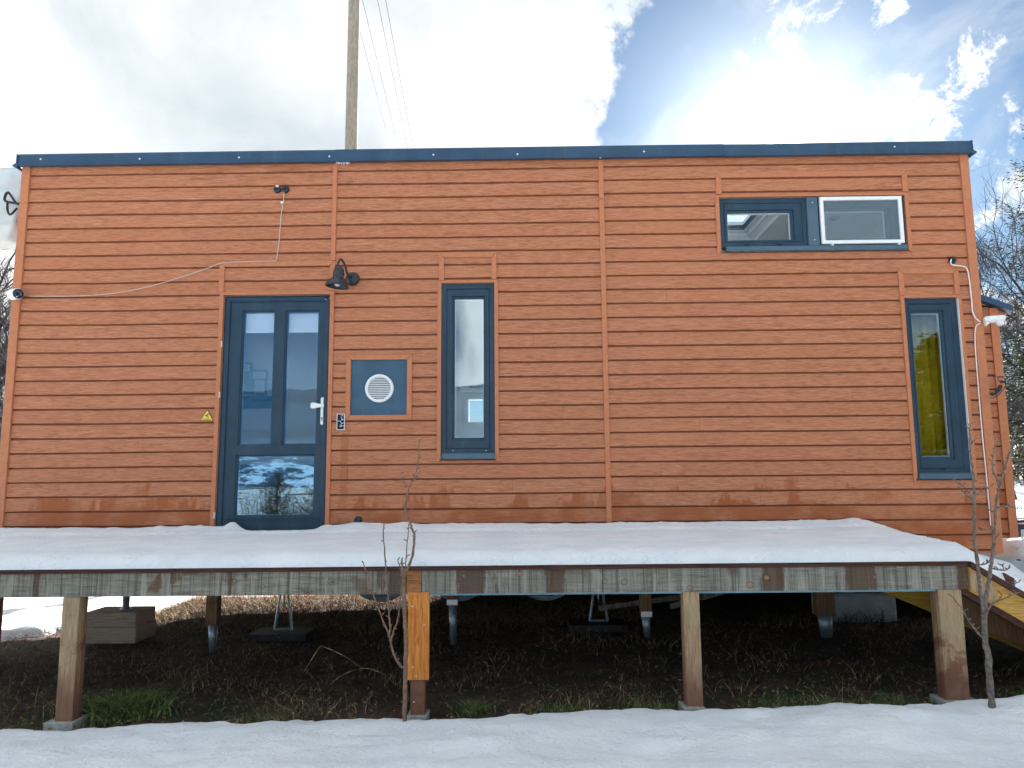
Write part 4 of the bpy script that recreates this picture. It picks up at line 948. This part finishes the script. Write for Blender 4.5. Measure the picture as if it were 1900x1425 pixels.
# snow lying on the deck and running down the ramp
def deck_snow():
    xs = list(np.arange(-5.6, 4.2, .03)); ys = list(np.arange(DY-.016, -.016+1e-6, .022)); 
    nx, ny = len(xs), len(ys); mb = MB(); T = .080; top = []; keep = np.zeros((ny, nx), bool)
    for j, y in enumerate(ys):
        for i, x in enumerate(xs):
            dxe = XE(y)-x; base = DT(x)
            df = y-(DY-.016)+.016*fbm(x*3, y*2, 3.)+.007*fbm(x*22, y*12, 3.)
            u = min(1, max(0, df)/.13); prof_ = math.sqrt(max(0, 1-(1-u)**2))*.9+.1*u
            t = (T+.012*fbm(x*.9, y*1.4, 1.)+.0045*fbm(x*4, y*9, 2.)+.0018*fbm(x*14, y*22, 2.))*prof_
            cr_ = fbm(x*8, y*15, 7., 5)
            rg = math.exp(-((y+.02)/.16)**2)                          # ridge thrown up against the wall
            t += rg*(.034+.006*cr_)+(.016*(1 if y > -.27+.07*fbm(x*1.3, 0, 2., 5) else 0)+.006*abs(cr_))*(1 if y > -.27+.07*fbm(x*1.3, 0, 2., 5) else 0)
            indoor = 1/(1+math.exp(-(x+2.49)/.02))*1/(1+math.exp((x+1.78)/.02))
            t -= indoor*max(0, 1+(y+.02)/.22 if y > -.22 else 0)*(.045+.012*cr_)
            t += .045*math.exp(-((x+2.50)/.06)**2)*math.exp(-((y+.06)/.10)**2)*(1+.5*cr_)
            t += .022*math.exp(-((x+1.42)/.14)**2)*math.exp(-((y+.05)/.10)**2)+.02*math.exp(-((x+1.05)/.12)**2)*rg
            if -3.2 < x < -2.3 and y > -.55: t += .014*max(0, fbm(x*10, y*12, 3., 4))
            if dxe < 0:                                                 # on the ramp
                base = RZ(x, y)
                t *= .95
            s_ = dxe
            if dxe < .5: t += .022*math.exp(-((dxe+.15)/.30)**2)*min(1, df/.3)
            if y > -.06-.0: pass
            ylim = -.016
            keep[j, i] = y <= ylim and x < 4.15 and base > .12
            mb.v.append((x, y, base+max(t, .004)))
    for j in range(ny-1):
        for i in range(nx-1):
            if keep[j, i] and keep[j+1, i+1] and keep[j+1, i] and keep[j, i+1]: mb.f.append((j*nx+i, j*nx+i+1, (j+1)*nx+i+1, (j+1)*nx+i)); mb.m.append(0)
    # closed underside
    nb = len(mb.v); f2 = []
    edge = {}
    for f in mb.f:
        for a, b in zip(f, f[1:]+f[:1]):
            if (b, a) in edge: del edge[(b, a)]
            else: edge[(a, b)] = 1
    idx = {}
    for a, b in edge:
        for q in (a, b):
            if q not in idx:
                x, y, z = mb.v[q]; idx[q] = len(mb.v)
                zz = DT(x)+.001 if x < XE(y) else RZ(x, y); mb.v.append((x, y, min(z-.002, zz)))
        mb.f.append((b, a, idx[a], idx[b])); mb.m.append(0)
    return mb.build('deck_snow', 'snow', None, True)
tag(deck_snow(), 'thick smooth snow lying on the deck and spilling down the ramp', 'snow', kind='stuff')

# ------------------------------------------------------------------ plants close by
def sapling(name, label, lines, Y, mt, buds=True, seed=1):
    rnd = random.Random(seed)
    b0 = at(*lines[0][0][0], Y); root = thing(name, label, 'sapling', tuple(b0))
    first = True; tw = MB()
    def depth(px, py, k_): return Y+(0.10*math.sin(k_*2.4+(1400-py)*.006))*(min(1, (1350-py)/300) if not first else 0)
    for k_, (pts, r0, r1) in enumerate(lines):
        P = smooth_pts([at(px, py, depth(px, py, k_)) for px, py in pts], 5)
        P = [p+Vector((rnd.uniform(-1, 1), rnd.uniform(-1, 1), 0))*.0022 for p in P]
        n = len(P); rad = [r0+(r1-r0)*(i/(n-1)) for i in range(n)]
        if first:
            rad[0] *= 1.25; P[0] -= Vector((0, 0, .06)); MB().tube(P, [q*(1+.10*math.sin(i*2.1)) for i, q in enumerate(rad)], 9).build('trunk', mt, root, True); first = False
        else: tw.tube(P, [q*(1+.12*math.sin(i*1.9)) for i, q in enumerate(rad)], 7)
        if buds:
            for i in range(3, n, 3):
                if k_ == 0 and i < n*.6: continue
                dv = Vector((rnd.choice((-1, 1))*rnd.uniform(.5, 1), rnd.uniform(-.6, .6), rnd.uniform(.3, 1.1))).normalized(); ln = rnd.uniform(.012, .030)
                tw.tube([P[i], P[i]+dv*ln*.6, P[i]+dv*ln], [.0028, .0035, .001], 5)
    tw.build('branches', mt, root, True); return root
sapling('sapling', 'leafless brown sapling with upright forked stems before the middle deck post', [
    ([(751, 1350), (751, 1300), (752, 1244), (753, 1193), (751, 1150), (749, 1098), (748, 1071)], .0135, .010),
    ([(748, 1071), (746, 1050), (746, 1036)], .008, .004),
    ([(748, 1075), (755, 1058), (765, 1032), (769, 996), (766, 985), (760, 969), (752, 953), (754, 922), (762, 900), (770, 884), (775, 862), (777, 847), (778, 818)], .0085, .0025),
    ([(747, 1240), (738, 1228), (730, 1212), (723, 1183), (724, 1165), (722, 1140), (720.5, 1114), (716.6, 1055), (711.5, 996), (712.7, 973)], .008, .003),
    ([(723, 1180), (710, 1150), (695, 1110), (688, 1085), (681, 1063), (673, 1041)], .005, .0025),
    ([(726, 1190), (730, 1172), (738, 1150), (743, 1106), (747, 1075), (752, 1051), (756, 1004), (758, 973)], .006, .0025),
    ([(748, 1071), (741, 1050), (738, 1038)], .004, .002), ([(753, 905), (748, 890), (743, 877)], .003, .0015), ([(762, 900), (770, 889), (778, 876)], .0025, .0015),
    ([(751, 955), (760, 948), (766, 948)], .0025, .0015), ([(724, 1134), (728, 1128), (731, 1126)], .003, .002)], -2.30, 'bark_red', seed=3)
sapling('sapling', 'leafless grey sapling with two tall stems before the right deck end', [
    ([(1844.5, 1339), (1838.6, 1297), (1833.8, 1223), (1827.3, 1184), (1826.7, 1132)], .0185, .014),
    ([(1826.7, 1140), (1819, 1094), (1814, 1045), (1809.6, 1006), (1808, 960), (1808, 932), (1807, 900), (1805, 876), (1800, 830), (1799, 800), (1799, 793), (1802, 785)], .011, .0025),
    ([(1827, 1135), (1830.6, 1100), (1837, 1068), (1841, 1030), (1845, 997), (1848, 942), (1853, 910), (1859.6, 886), (1872, 843), (1882, 808), (1885.6, 790)], .012, .0025),
    ([(1854, 905), (1848, 886), (1842, 870), (1842, 856), (1844, 842), (1847, 830), (1854.5, 813)], .005, .002),
    ([(1830, 1140), (1838, 1124), (1850, 1116), (1866, 1109), (1879, 1103), (1884, 1097)], .006, .002),
    ([(1850, 1114), (1858, 1106), (1855, 1098)], .003, .0015), ([(1824, 1184), (1812, 1172), (1801.5, 1158), (1792, 1142), (1785, 1129), (1775, 1118), (1767.6, 1107)], .006, .002),
    ([(1808, 932), (1797, 920), (1786, 912), (1779, 905)], .0045, .002), ([(1808, 928), (1790, 905), (1775, 895), (1765, 888)], .0035, .0015),
    ([(1808, 920), (1822, 911), (1832, 907), (1838, 903)], .004, .0018), ([(1845, 950), (1832, 945), (1824, 943), (1820, 937)], .004, .0018),
    ([(1850, 942), (1862, 940), (1876, 940), (1890, 945), (1900, 944)], .0045, .0018), ([(1843, 985), (1832, 981), (1822, 984), (1816, 980)], .0035, .0018),
    ([(1843, 1000), (1850, 996), (1856, 990)], .0035, .0018), ([(1809, 972), (1800, 971), (1783, 974)], .0035, .0015),
    ([(1809, 966), (1817, 964), (1823, 960)], .003, .0015), ([(1815, 1048), (1826, 1047), (1834, 1044), (1837, 1042)], .0045, .002),
    ([(1843, 1055), (1852, 1057), (1862, 1058), (1870, 1056), (1873, 1052)], .0045, .002), ([(1862, 1057), (1861, 1050), (1860, 1048)], .003, .002),
    ([(1878, 1086), (1884, 1082), (1890, 1080)], .003, .002), ([(1866, 865), (1858, 852), (1857, 838)], .003, .0015), ([(1875, 835), (1883, 836), (1890, 834)], .003, .0015),
    ([(1799, 830), (1804, 820), (1809, 818)], .0025, .0012)], -2.42, 'bark_grey', seed=5)
# little stub in the snow
p = at(1812, 1352, -2.6)
tag(MB().tube([(p.x, -2.6, .0), (p.x, -2.6, p.z+.0), (p.x+.004, -2.61, p.z+.03)], [.006, .005, .002], 6).tube([(p.x, -2.6, p.z-.005), (p.x+.03, -2.6, p.z+.01)], .003, 5).build('twig', 'bark_grey'), 'tiny dark twig poking out of the snow at the lower right', 'twig')

def blades(name, mt, n, region, h0, h1, lean=.6, w=.0035, label=None, kind='stuff', cat=None, mask=None, seed=0):
    r = np.random.default_rng(seed); V = []; Fc = []; cnt = 0; tries = 0
    while cnt < n and tries < n*20:
        tries += 1; x, y = region(r)
        if mask and not mask(x, y): continue
        z = gh(x, y)-.005; h = r.uniform(h0, h1); a = r.uniform(0, 2*math.pi); l = r.uniform(.2, 1.)*lean*h*1.6; ba = r.uniform(0, 2*math.pi)
        wx, wy = math.cos(ba)*w*r.uniform(.6, 1.3), math.sin(ba)*w; o = len(V); nseg = 4
        for s_ in range(nseg+1):
            t = s_/nseg; px_, py_ = x+math.cos(a)*l*t**1.6, y+math.sin(a)*l*t**1.6; pz = z+h*(t-.45*lean*t*t)+.001; ww = 1-t*.85
            V += [(px_-wx*ww, py_-wy*ww, pz), (px_+wx*ww, py_+wy*ww, pz)]
        Fc += [(o+2*i, o+2*i+1, o+2*i+3, o+2*i+2) for i in range(nseg)]; cnt += 1
    me = bpy.data.meshes.new(name); me.from_pydata(V, [], Fc); me.materials.append(MAT[mt]); me.update()
    o = bpy.data.objects.new(name, me); COL.objects.link(o); tag(o, label, cat, kind=kind); return o
isbare = lambda x, y: bare(x, y) > -.02
def clump(cx_, cy_, s_): return lambda r: (cx_+r.normal()*s_, cy_+r.normal()*s_*.6)
cl_ = [(random.uniform(-4.8, 5), random.uniform(-2.1, .2)) for _ in range(80)]+[(random.uniform(-4.8, 3), random.uniform(-1.3, .8)) for _ in range(40)]
def clumpy(r):
    c_ = cl_[r.integers(len(cl_))]; return c_[0]+r.normal()*.16, c_[1]+r.normal()*.10
blades('dry_grass', 'straw', 3600, clumpy, .06, .27, 1.0, .0024, 'dry straw coloured grass blades scattered on the earth under the deck', cat='grass', mask=isbare, seed=1)
blades('dry_grass', 'straw', 15000, lambda r: (r.uniform(-4.4, 1.2), r.uniform(.75, 3.1)), .05, .20, 1.0, .0030, 'sunlit dry grass behind the house seen under its floor', cat='grass', mask=isbare, seed=2)
blades('green_grass', 'green', 2300, lambda r: (min(5.5, max(-5, r.choice([-4.6, -1.5, .2, .75, 1.45, 1.8, 2.15, 3.0])+r.normal()*.10)), -2.08+abs(r.normal())*.14), .02, .08, .7, .0026, 'short green grass along the snow edge under the deck', cat='grass', mask=isbare, seed=3)
blades('green_grass', 'green', 2200, lambda r: (r.uniform(-5, 5), r.uniform(-2.1, -1.0)), .02, .07, .8, .0026, 'sparse low green grass on the dark earth', cat='grass', mask=isbare, seed=8)
pt = at(235, 1318, -1.78)
blades('grass_tuft', 'green', 1700, clump(pt.x, -1.84, .125), .09, .23, .8, .0042, 'bright green grass tuft beside the left deck post', None, 'grass tuft', isbare, 4)
pt = at(875, 1318, -1.85)
blades('grass_tuft', 'green', 260, clump(pt.x, -1.95, .05), .05, .14, .9, .003, 'small green grass tuft at the snow edge right of the middle post', None, 'grass tuft', isbare, 5)
blades('weeds', 'bark_dark', 130, clump(3.0, .42, .18), .10, .25, .8, .003, 'dark dead stalks in front of the pale concrete block', None, 'weeds', None, 6)
blades('snow_edge_stalks', 'straw', 160, lambda r: (r.uniform(-5, 5.5), r.uniform(-2.24, -2.1)), .03, .09, .9, .002, 'sparse straw stalks poking through the edge of the snow', cat='stalks', seed=11)
def litter(n, seed):
    r = np.random.default_rng(seed); V = []; Fc = []
    for _ in range(n):
        x, y = r.uniform(-5.2, 5.6), r.uniform(-2.15, 2.8)
        if not isbare(x, y): continue
        z = gh(x, y)+.03*r.random()+.006; a, b = r.uniform(0, 6.28), r.uniform(-.6, .6); s_ = r.uniform(.006, .02)
        u_ = Vector((math.cos(a), math.sin(a), b))*s_; v_ = Vector((-math.sin(a), math.cos(a), r.uniform(-.5, .5)))*s_*.5; c_ = Vector((x, y, z)); o = len(V)
        V += [c_-u_, c_+v_, c_+u_, c_-v_]; Fc.append((o, o+1, o+2, o+3))
    me = bpy.data.meshes.new('leaf_litter'); me.from_pydata([tuple(v) for v in V], [], Fc); me.materials.append(MAT['leaf'])
    o = bpy.data.objects.new('leaf_litter', me); COL.objects.link(o); return tag(o, 'brown dead leaf litter strewn over the bare earth', 'leaves', kind='stuff')
litter(22000, 3)
# a few long bent stalks
for k_, (pix, lb) in enumerate((([(565, 1245), (590, 1205), (600, 1200), (640, 1218), (672, 1240)], 'long bent dry stalk arching left of the middle post'),
                                ([(610, 1272), (640, 1250), (680, 1240), (715, 1252)], 'long dry stalk lying low left of the middle post'),
                                ([(1738, 1280), (1715, 1272), (1690, 1262)], 'reddish dry stick lying beside the right deck post'),
                                ([(1700, 1305), (1720, 1292), (1740, 1285)], 'short reddish stick nearest the right deck post foot'),
                                ([(415, 1337), (418, 1330), (427, 1332), (433, 1342)], 'pale hooked straw curling over the snow edge'),
                                ([(1240, 1120+130), (1265, 1262), (1285, 1240)], 'thin dry stalk beside the third deck post'))):
    Y = -1.75 if k_ not in (4,) else -1.95
    z0 = gh(at(*pix[0], Y).x, Y)
    tag(MB().tube(smooth_pts([at(px, py, Y) for px, py in pix], 4), .0019, 5).build('dry_stalk', 'straw'), lb, 'stalk')

# ------------------------------------------------------------------ utility pole and wires
pol = thing('utility_pole', 'tall weathered wooden pole rising behind the roof', 'pole', (-3.0, 8.35, gh(-3, 8.35)))
pb0, pb1 = at(651.5, 283, 8.35), at(657.5, 0, 8.35)
dd = (pb1-pb0)/(pb1.z-pb0.z); base_ = pb0+dd*(0.2-pb0.z); top_ = pb0+dd*(14.6-pb0.z)
MB().tube([base_.lerp(top_, i/14) for i in range(15)], [.150-.035*i/14 for i in range(15)], 22).build('shaft', 'polewood', pol, True)
wires = [((668, 55), (728, 280)), ((673, 0), (742, 280)), ((701, 0), (758, 280)), ((716, 0), (768, 280))]
WZ = 13.4; ends = []
for a, b in wires:
    d1, d2 = ray(*a), ray(*b); P1 = CAM+d1*((WZ-CAM.z)/d1.z); P2 = CAM+d2*((WZ-CAM.z)/d2.z); ends.append((P1, P2))
ca_ = MB()
xs_ = sorted([top_.x]+[ (P1+(P2-P1)*((8.35-P1.y)/(P2.y-P1.y))).x for P1, P2 in ends])
ca_.box(min(xs_)-.15, max(xs_)+.15, 8.2, 8.32, WZ-.22, WZ-.10, 0, .01).build('crossarm', 'polewood', pol)
for k_, (P1, P2) in enumerate(ends):
    A0 = P1+(P2-P1)*((8.26-P1.y)/(P2.y-P1.y)); B0 = P1+(P2-P1)*((48-P1.y)/(P2.y-P1.y))
    MB().lathe([(.03, -.10), (.045, -.06), (.03, -.04), (.045, -.02), (.02, .01)], (A0.x, 8.26, WZ), 'z', 12).build('insulator', 'white', pol, True)
    pts = []
    for i in range(41):
        t = i/40; p_ = A0.lerp(B0, t); p_.z -= .35*4*t*(1-t)*.3; pts.append(p_)
    tag(MB().tube(pts, .0075, 5).build('power_line', 'chassis'), ('leftmost', 'second from left', 'third from left', 'rightmost')[k_]+' of the four thin power lines running away from the pole', 'power line', 'power lines from the pole')
pl2 = thing('utility_pole', 'distant wooden pole hidden behind the house carrying the lines', 'pole', (-2.2, 48.2, gh(-2.2, 48)))
xb = [P1+(P2-P1)*((48.2-P1.y)/(P2.y-P1.y)) for P1, P2 in ends]
MB().tube([(xb[0].x-.4, 48.3, 1.5), (xb[0].x-.4, 48.3, 14.0)], [.15, .11], 14).build('shaft', 'polewood', pl2, True)
MB().box(min(q.x for q in xb)-.5, max(q.x for q in xb)+.2, 48.0, 48.15, WZ-.2, WZ-.02).build('crossarm', 'polewood', pl2)

# ------------------------------------------------------------------ trees
def bare_tree(name, label, base, H, seed, mt='bark_dark', spread=.55, levels=5, r0=.16, dens=1.0, cat='tree', group=None, lean=(0, 0)):
    rnd = random.Random(seed); root = thing(name, label, cat, base, group); tr, crn = MB(), MB()
    def grow(p, d, ln, r, lev):
        n = 5 if lev < 3 else 4; pts = [p]; q = Vector(p); dd_ = Vector(d)
        for i in range(n):
            dd_ = (dd_+Vector((rnd.gauss(0, 1), rnd.gauss(0, 1), rnd.gauss(0, .6)+.25))*(.13+.035*lev)).normalized(); q = q+dd_*ln/n; pts.append(q.copy())
        tip = r*(.62 if lev < levels else .3)
        rad = [r+(tip-r)*i/n for i in range(n+1)]
        (tr if lev == 0 else crn).tube(pts, rad, 10 if lev == 0 else 5 if lev < 3 else 3, cap=False)
        if lev >= levels: return
        k_ = int((5 if lev < 3 else 4)*dens+rnd.random())
        for c_ in range(k_):
            t = rnd.uniform(.28 if lev else .38, 1.0); ii = min(n-1, int(t*n)); sp_ = pts[ii].lerp(pts[ii+1], t*n-ii)
            ax = Vector((rnd.gauss(0, 1), rnd.gauss(0, 1), rnd.gauss(0, .35))).normalized()
            nd = (dd_*(1-spread*.4)+ax*spread*rnd.uniform(.7, 1.4)).normalized()
            grow(sp_, nd, ln*rnd.uniform(.52, .78), max(.004, rad[ii]*.58), lev+1)
        grow(pts[-1], dd_, ln*.72, max(.004, tip*.9), lev+1)
    grow(Vector(base)-Vector((0, 0, .3)), Vector((lean[0], lean[1], 1)).normalized(), H*.34, r0, 0)
    tr.build('trunk', mt, root, True); crn.build('crown', mt, root, False); return root
def conifer(name, label, base, H, R, seed, dens=1.0, group=None, lift=.08, cs=1.0):
    rnd = random.Random(seed); root = thing(name, label, 'conifer tree', base, group); b = Vector(base)
    MB().tube([b+Vector((0, 0, -.2)), b+Vector((.02, 0, H*.5)), b+Vector((0, 0, H))], [.022*H, .013*H, .004], 10).build('trunk', 'bark_dark', root, True)
    V = []; Fc = []; br = MB(); z = H*lift
    while z < H*.985:
        t = z/H; rr = R*(1-t)**.85*(.9+.2*rnd.random())+.06; k_ = rnd.randint(6, 9)
        for i in range(k_):
            a = rnd.uniform(0, 2*math.pi); ln = rr*rnd.uniform(.65, 1.12); dz_ = -.18+.55*t
            pts = []; n = 6
            for s_ in range(n+1):
                u = s_/n; pts.append(b+Vector((math.cos(a)*ln*u, math.sin(a)*ln*u, z+ln*(dz_*u+.22*u*u))))
            br.tube(pts, [.010*(1-.8*s_/n)*(.3+R*.3) for s_ in range(n+1)], 3, cap=False)
            m_ = int(26*dens*ln/R*1.6)+5
            for q in range(m_):
                u = rnd.random()**.75; ii = min(n-1, int(u*n)); c_ = pts[ii].lerp(pts[ii+1], u*n-ii)+Vector((0, 0, rnd.gauss(0, .035*R)))
                s_ = (.16*(1-.45*u)*(.35+.65*ln/R))*R*.55*cs+.02; da = a+rnd.choice((-1, 1))*rnd.uniform(.3, 1.1)
                dv = Vector((math.cos(da), math.sin(da), rnd.uniform(-.35, .25)))*s_; wv = Vector((-math.sin(da), math.cos(da), rnd.uniform(-.6, .6)))*s_*.13; o = len(V)
                V += [c_-wv, c_+dv*.5-wv*1.3, c_+dv, c_+dv*.5+wv*1.3, c_+wv]; Fc.append((o, o+1, o+2, o+3, o+4))
        z += H*.024*rnd.uniform(.8, 1.3)
    br.build('branches', 'bark_dark', root)
    me = bpy.data.meshes.new('crown'); me.from_pydata([tuple(v-b) for v in V], [], Fc); me.materials.append(MAT['needles']); o = bpy.data.objects.new('crown', me); COL.objects.link(o); o.parent = root
    return root
GT = 'bare trees beyond the house'
def gb(x, y): return (x, y, gh(x, y))
bare_tree('bare_tree', 'tall bare tree with upswept twigs right behind the house corner', gb(8.9, 8.2), 7.6, 11, group=GT, spread=.42, dens=.95, r0=.08, lean=(.10, 0))
bare_tree('bare_tree', 'wide bare tree reaching in from the right edge above the conifer', gb(11.2, 8.6), 9.5, 23, group=GT, spread=.62, r0=.11, dens=.85, lean=(-.12, 0))
bare_tree('bare_tree', 'lower bare tree behind the annex roof', gb(13.6, 15.), 7.5, 31, group=GT, spread=.5, dens=.95, r0=.09)
bare_tree('bare_tree', 'small dense bare tree at the right edge behind the annex', gb(12.2, 12.5), 5.2, 37, group=GT, spread=.55, levels=5, r0=.06, dens=.9)
bare_tree('bare_tree', 'bare tree with dark drooping limbs at the left edge of the house', gb(-10.2, 7.5), 7.0, 47, group=GT, spread=.62, dens=1.0, lean=(-.1, 0))
bare_tree('bare_tree', 'small bare tree low behind the left corner', gb(-9.8, 8.0), 4.6, 53, group=GT, spread=.65, dens=.85)
conifer('conifer', 'dark green conifer half cut by the right edge', gb(10.3, 7.2), 9.0, 2.3, 61, 5.5, 'conifers around the house', .08, .55)
conifer('conifer', 'far grey green conifer low behind the annex', gb(17.6, 20), 6.5, 2.3, 67, 1.6, 'conifers around the house')
# far brush reading as one mass
def brushwood(name, label, n, region, seed, mt='brush', hm=3.4):
    r = random.Random(seed); mb = MB()
    for _ in range(n):
        x, y = region(r); h = r.uniform(.8, hm); z = gh(x, y)-.2; p = Vector((x, y, z)); d_ = Vector((r.gauss(0, .28), r.gauss(0, .28), 1)).normalized()
        q = p+d_*h; mb.tube([p, p.lerp(q, .5)+Vector((r.gauss(0, .08), r.gauss(0, .08), 0)), q], [.03, .018, .004], 3, cap=False)
        for k_ in range(8):
            s_ = p.lerp(q, r.uniform(.2, .95)); e_ = s_+Vector((r.gauss(0, .4), r.gauss(0, .4), r.uniform(.1, .7))); mb.tube([s_, e_], [.014, .004], 3, cap=False)
    return tag(mb.build(name, mt), label, 'brushwood', kind='stuff')
brushwood('brushwood', 'grey brown winter thicket along the snow field beyond the annex', 900, lambda r: (r.uniform(14, 34), r.uniform(17, 24)), 3, hm=4.4)
brushwood('brushwood', 'tangled winter thicket below the garden, mirrored in the door glass', 420, lambda r: (r.uniform(-22, 10), r.uniform(-34, -24)), 4, hm=2.3)
# garden trees on the camera's side of the house, seen in the glass
conifer('conifer', 'bushy conifer in the garden mirrored in the far right window', gb(10.25, -8.0), 7.2, 3.1, 71, 3.5, 'conifers around the house', .03, 1.7)
conifer('conifer', 'squat dense conifer in the garden, mirrored low in the far right window', gb(9.6, -10.6), 4.6, 2.8, 72, 3.0, 'conifers around the house', .02, 2.0)
conifer('conifer', 'pale conifer in the garden mirrored in the lower door glass', gb(-6.2, -17), 2.3, 1.3, 73, 1.2, 'conifers around the house', .03)
conifer('conifer', 'small conifer in the garden mirrored in the lower door glass beside the pale one', gb(-8.4, -19), 2.2, 1.2, 79, 1.0, 'conifers around the house', .03)
bare_tree('bare_tree', 'bare garden tree mirrored in the far right window', gb(6.6, -10.5), 4.4, 83, group=GT, spread=.55, r0=.07)

# snow covered things beyond the annex at the right edge
sc = thing('snowy_frame', 'dark metal frame with snow on its rails beyond the annex', 'frame', (5.35, 2.2, .55))
MB().tube([at(1886, 968, 1.2), at(1925, 966, 1.2)], .018, 8).tube([at(1884, 977, 1.2), at(1925, 977, 1.2)], .03, 8).tube([at(1890, 977, 1.2), at(1890, 1040, 1.2)], .02, 8).tube([at(1922, 966, 1.2), at(1922, 1045, 1.2)], .02, 8).build('rails', 'darkmetal', sc, True)
MB().tube([at(1886, 972, 1.2), at(1905, 970.5, 1.2), at(1925, 971, 1.2)], [.012, .022, .018], 8).build('snow_cap', 'snow', sc, True)
p = at(1895, 1015, .9)
sb = MB(); nu = 24; vs = []
for z_, s_ in ((0, 1.0), (.05, 1.0), (.12, .98), (.17, .90), (.19, .6), (.195, 0.05)):
    for i in range(nu):
        a = 2*math.pi*i/nu; c_, s2 = math.cos(a), math.sin(a); f_ = 1/max(abs(c_), abs(s2))**.75
        vs.append((p.x+.22+.28*c_*f_*s_*(1+.05*fbm(c_*2, s2*2, z_*8)), 1.15+.25*s2*f_*s_, p.z-.12+z_+.01*fbm(a, z_*5, 1)))
sb.add(vs, [(j*nu+i, j*nu+(i+1) % nu, (j+1)*nu+(i+1) % nu, (j+1)*nu+i) for j in range(5) for i in range(nu)]+[tuple(range(nu)), tuple(5*nu+i for i in range(nu))])
tag(sb.build('snow_heap', 'snow', None, True), 'rounded heap of snow on a block beyond the annex', 'snow heap')
tag(MB().box(4.52, 5.9, 1.5, 1.56, .25, .98, 0, .005).build('low_board', 'paleconcrete'), 'pale blue grey low board in the shade beyond the annex', 'board')
tag(MB().box(-4.40, -4.325, -.34, -.27, -.0, .9, 0, .004).build('red_post', 'redpost'), 'dark red post just inside the left edge under the deck', 'post')
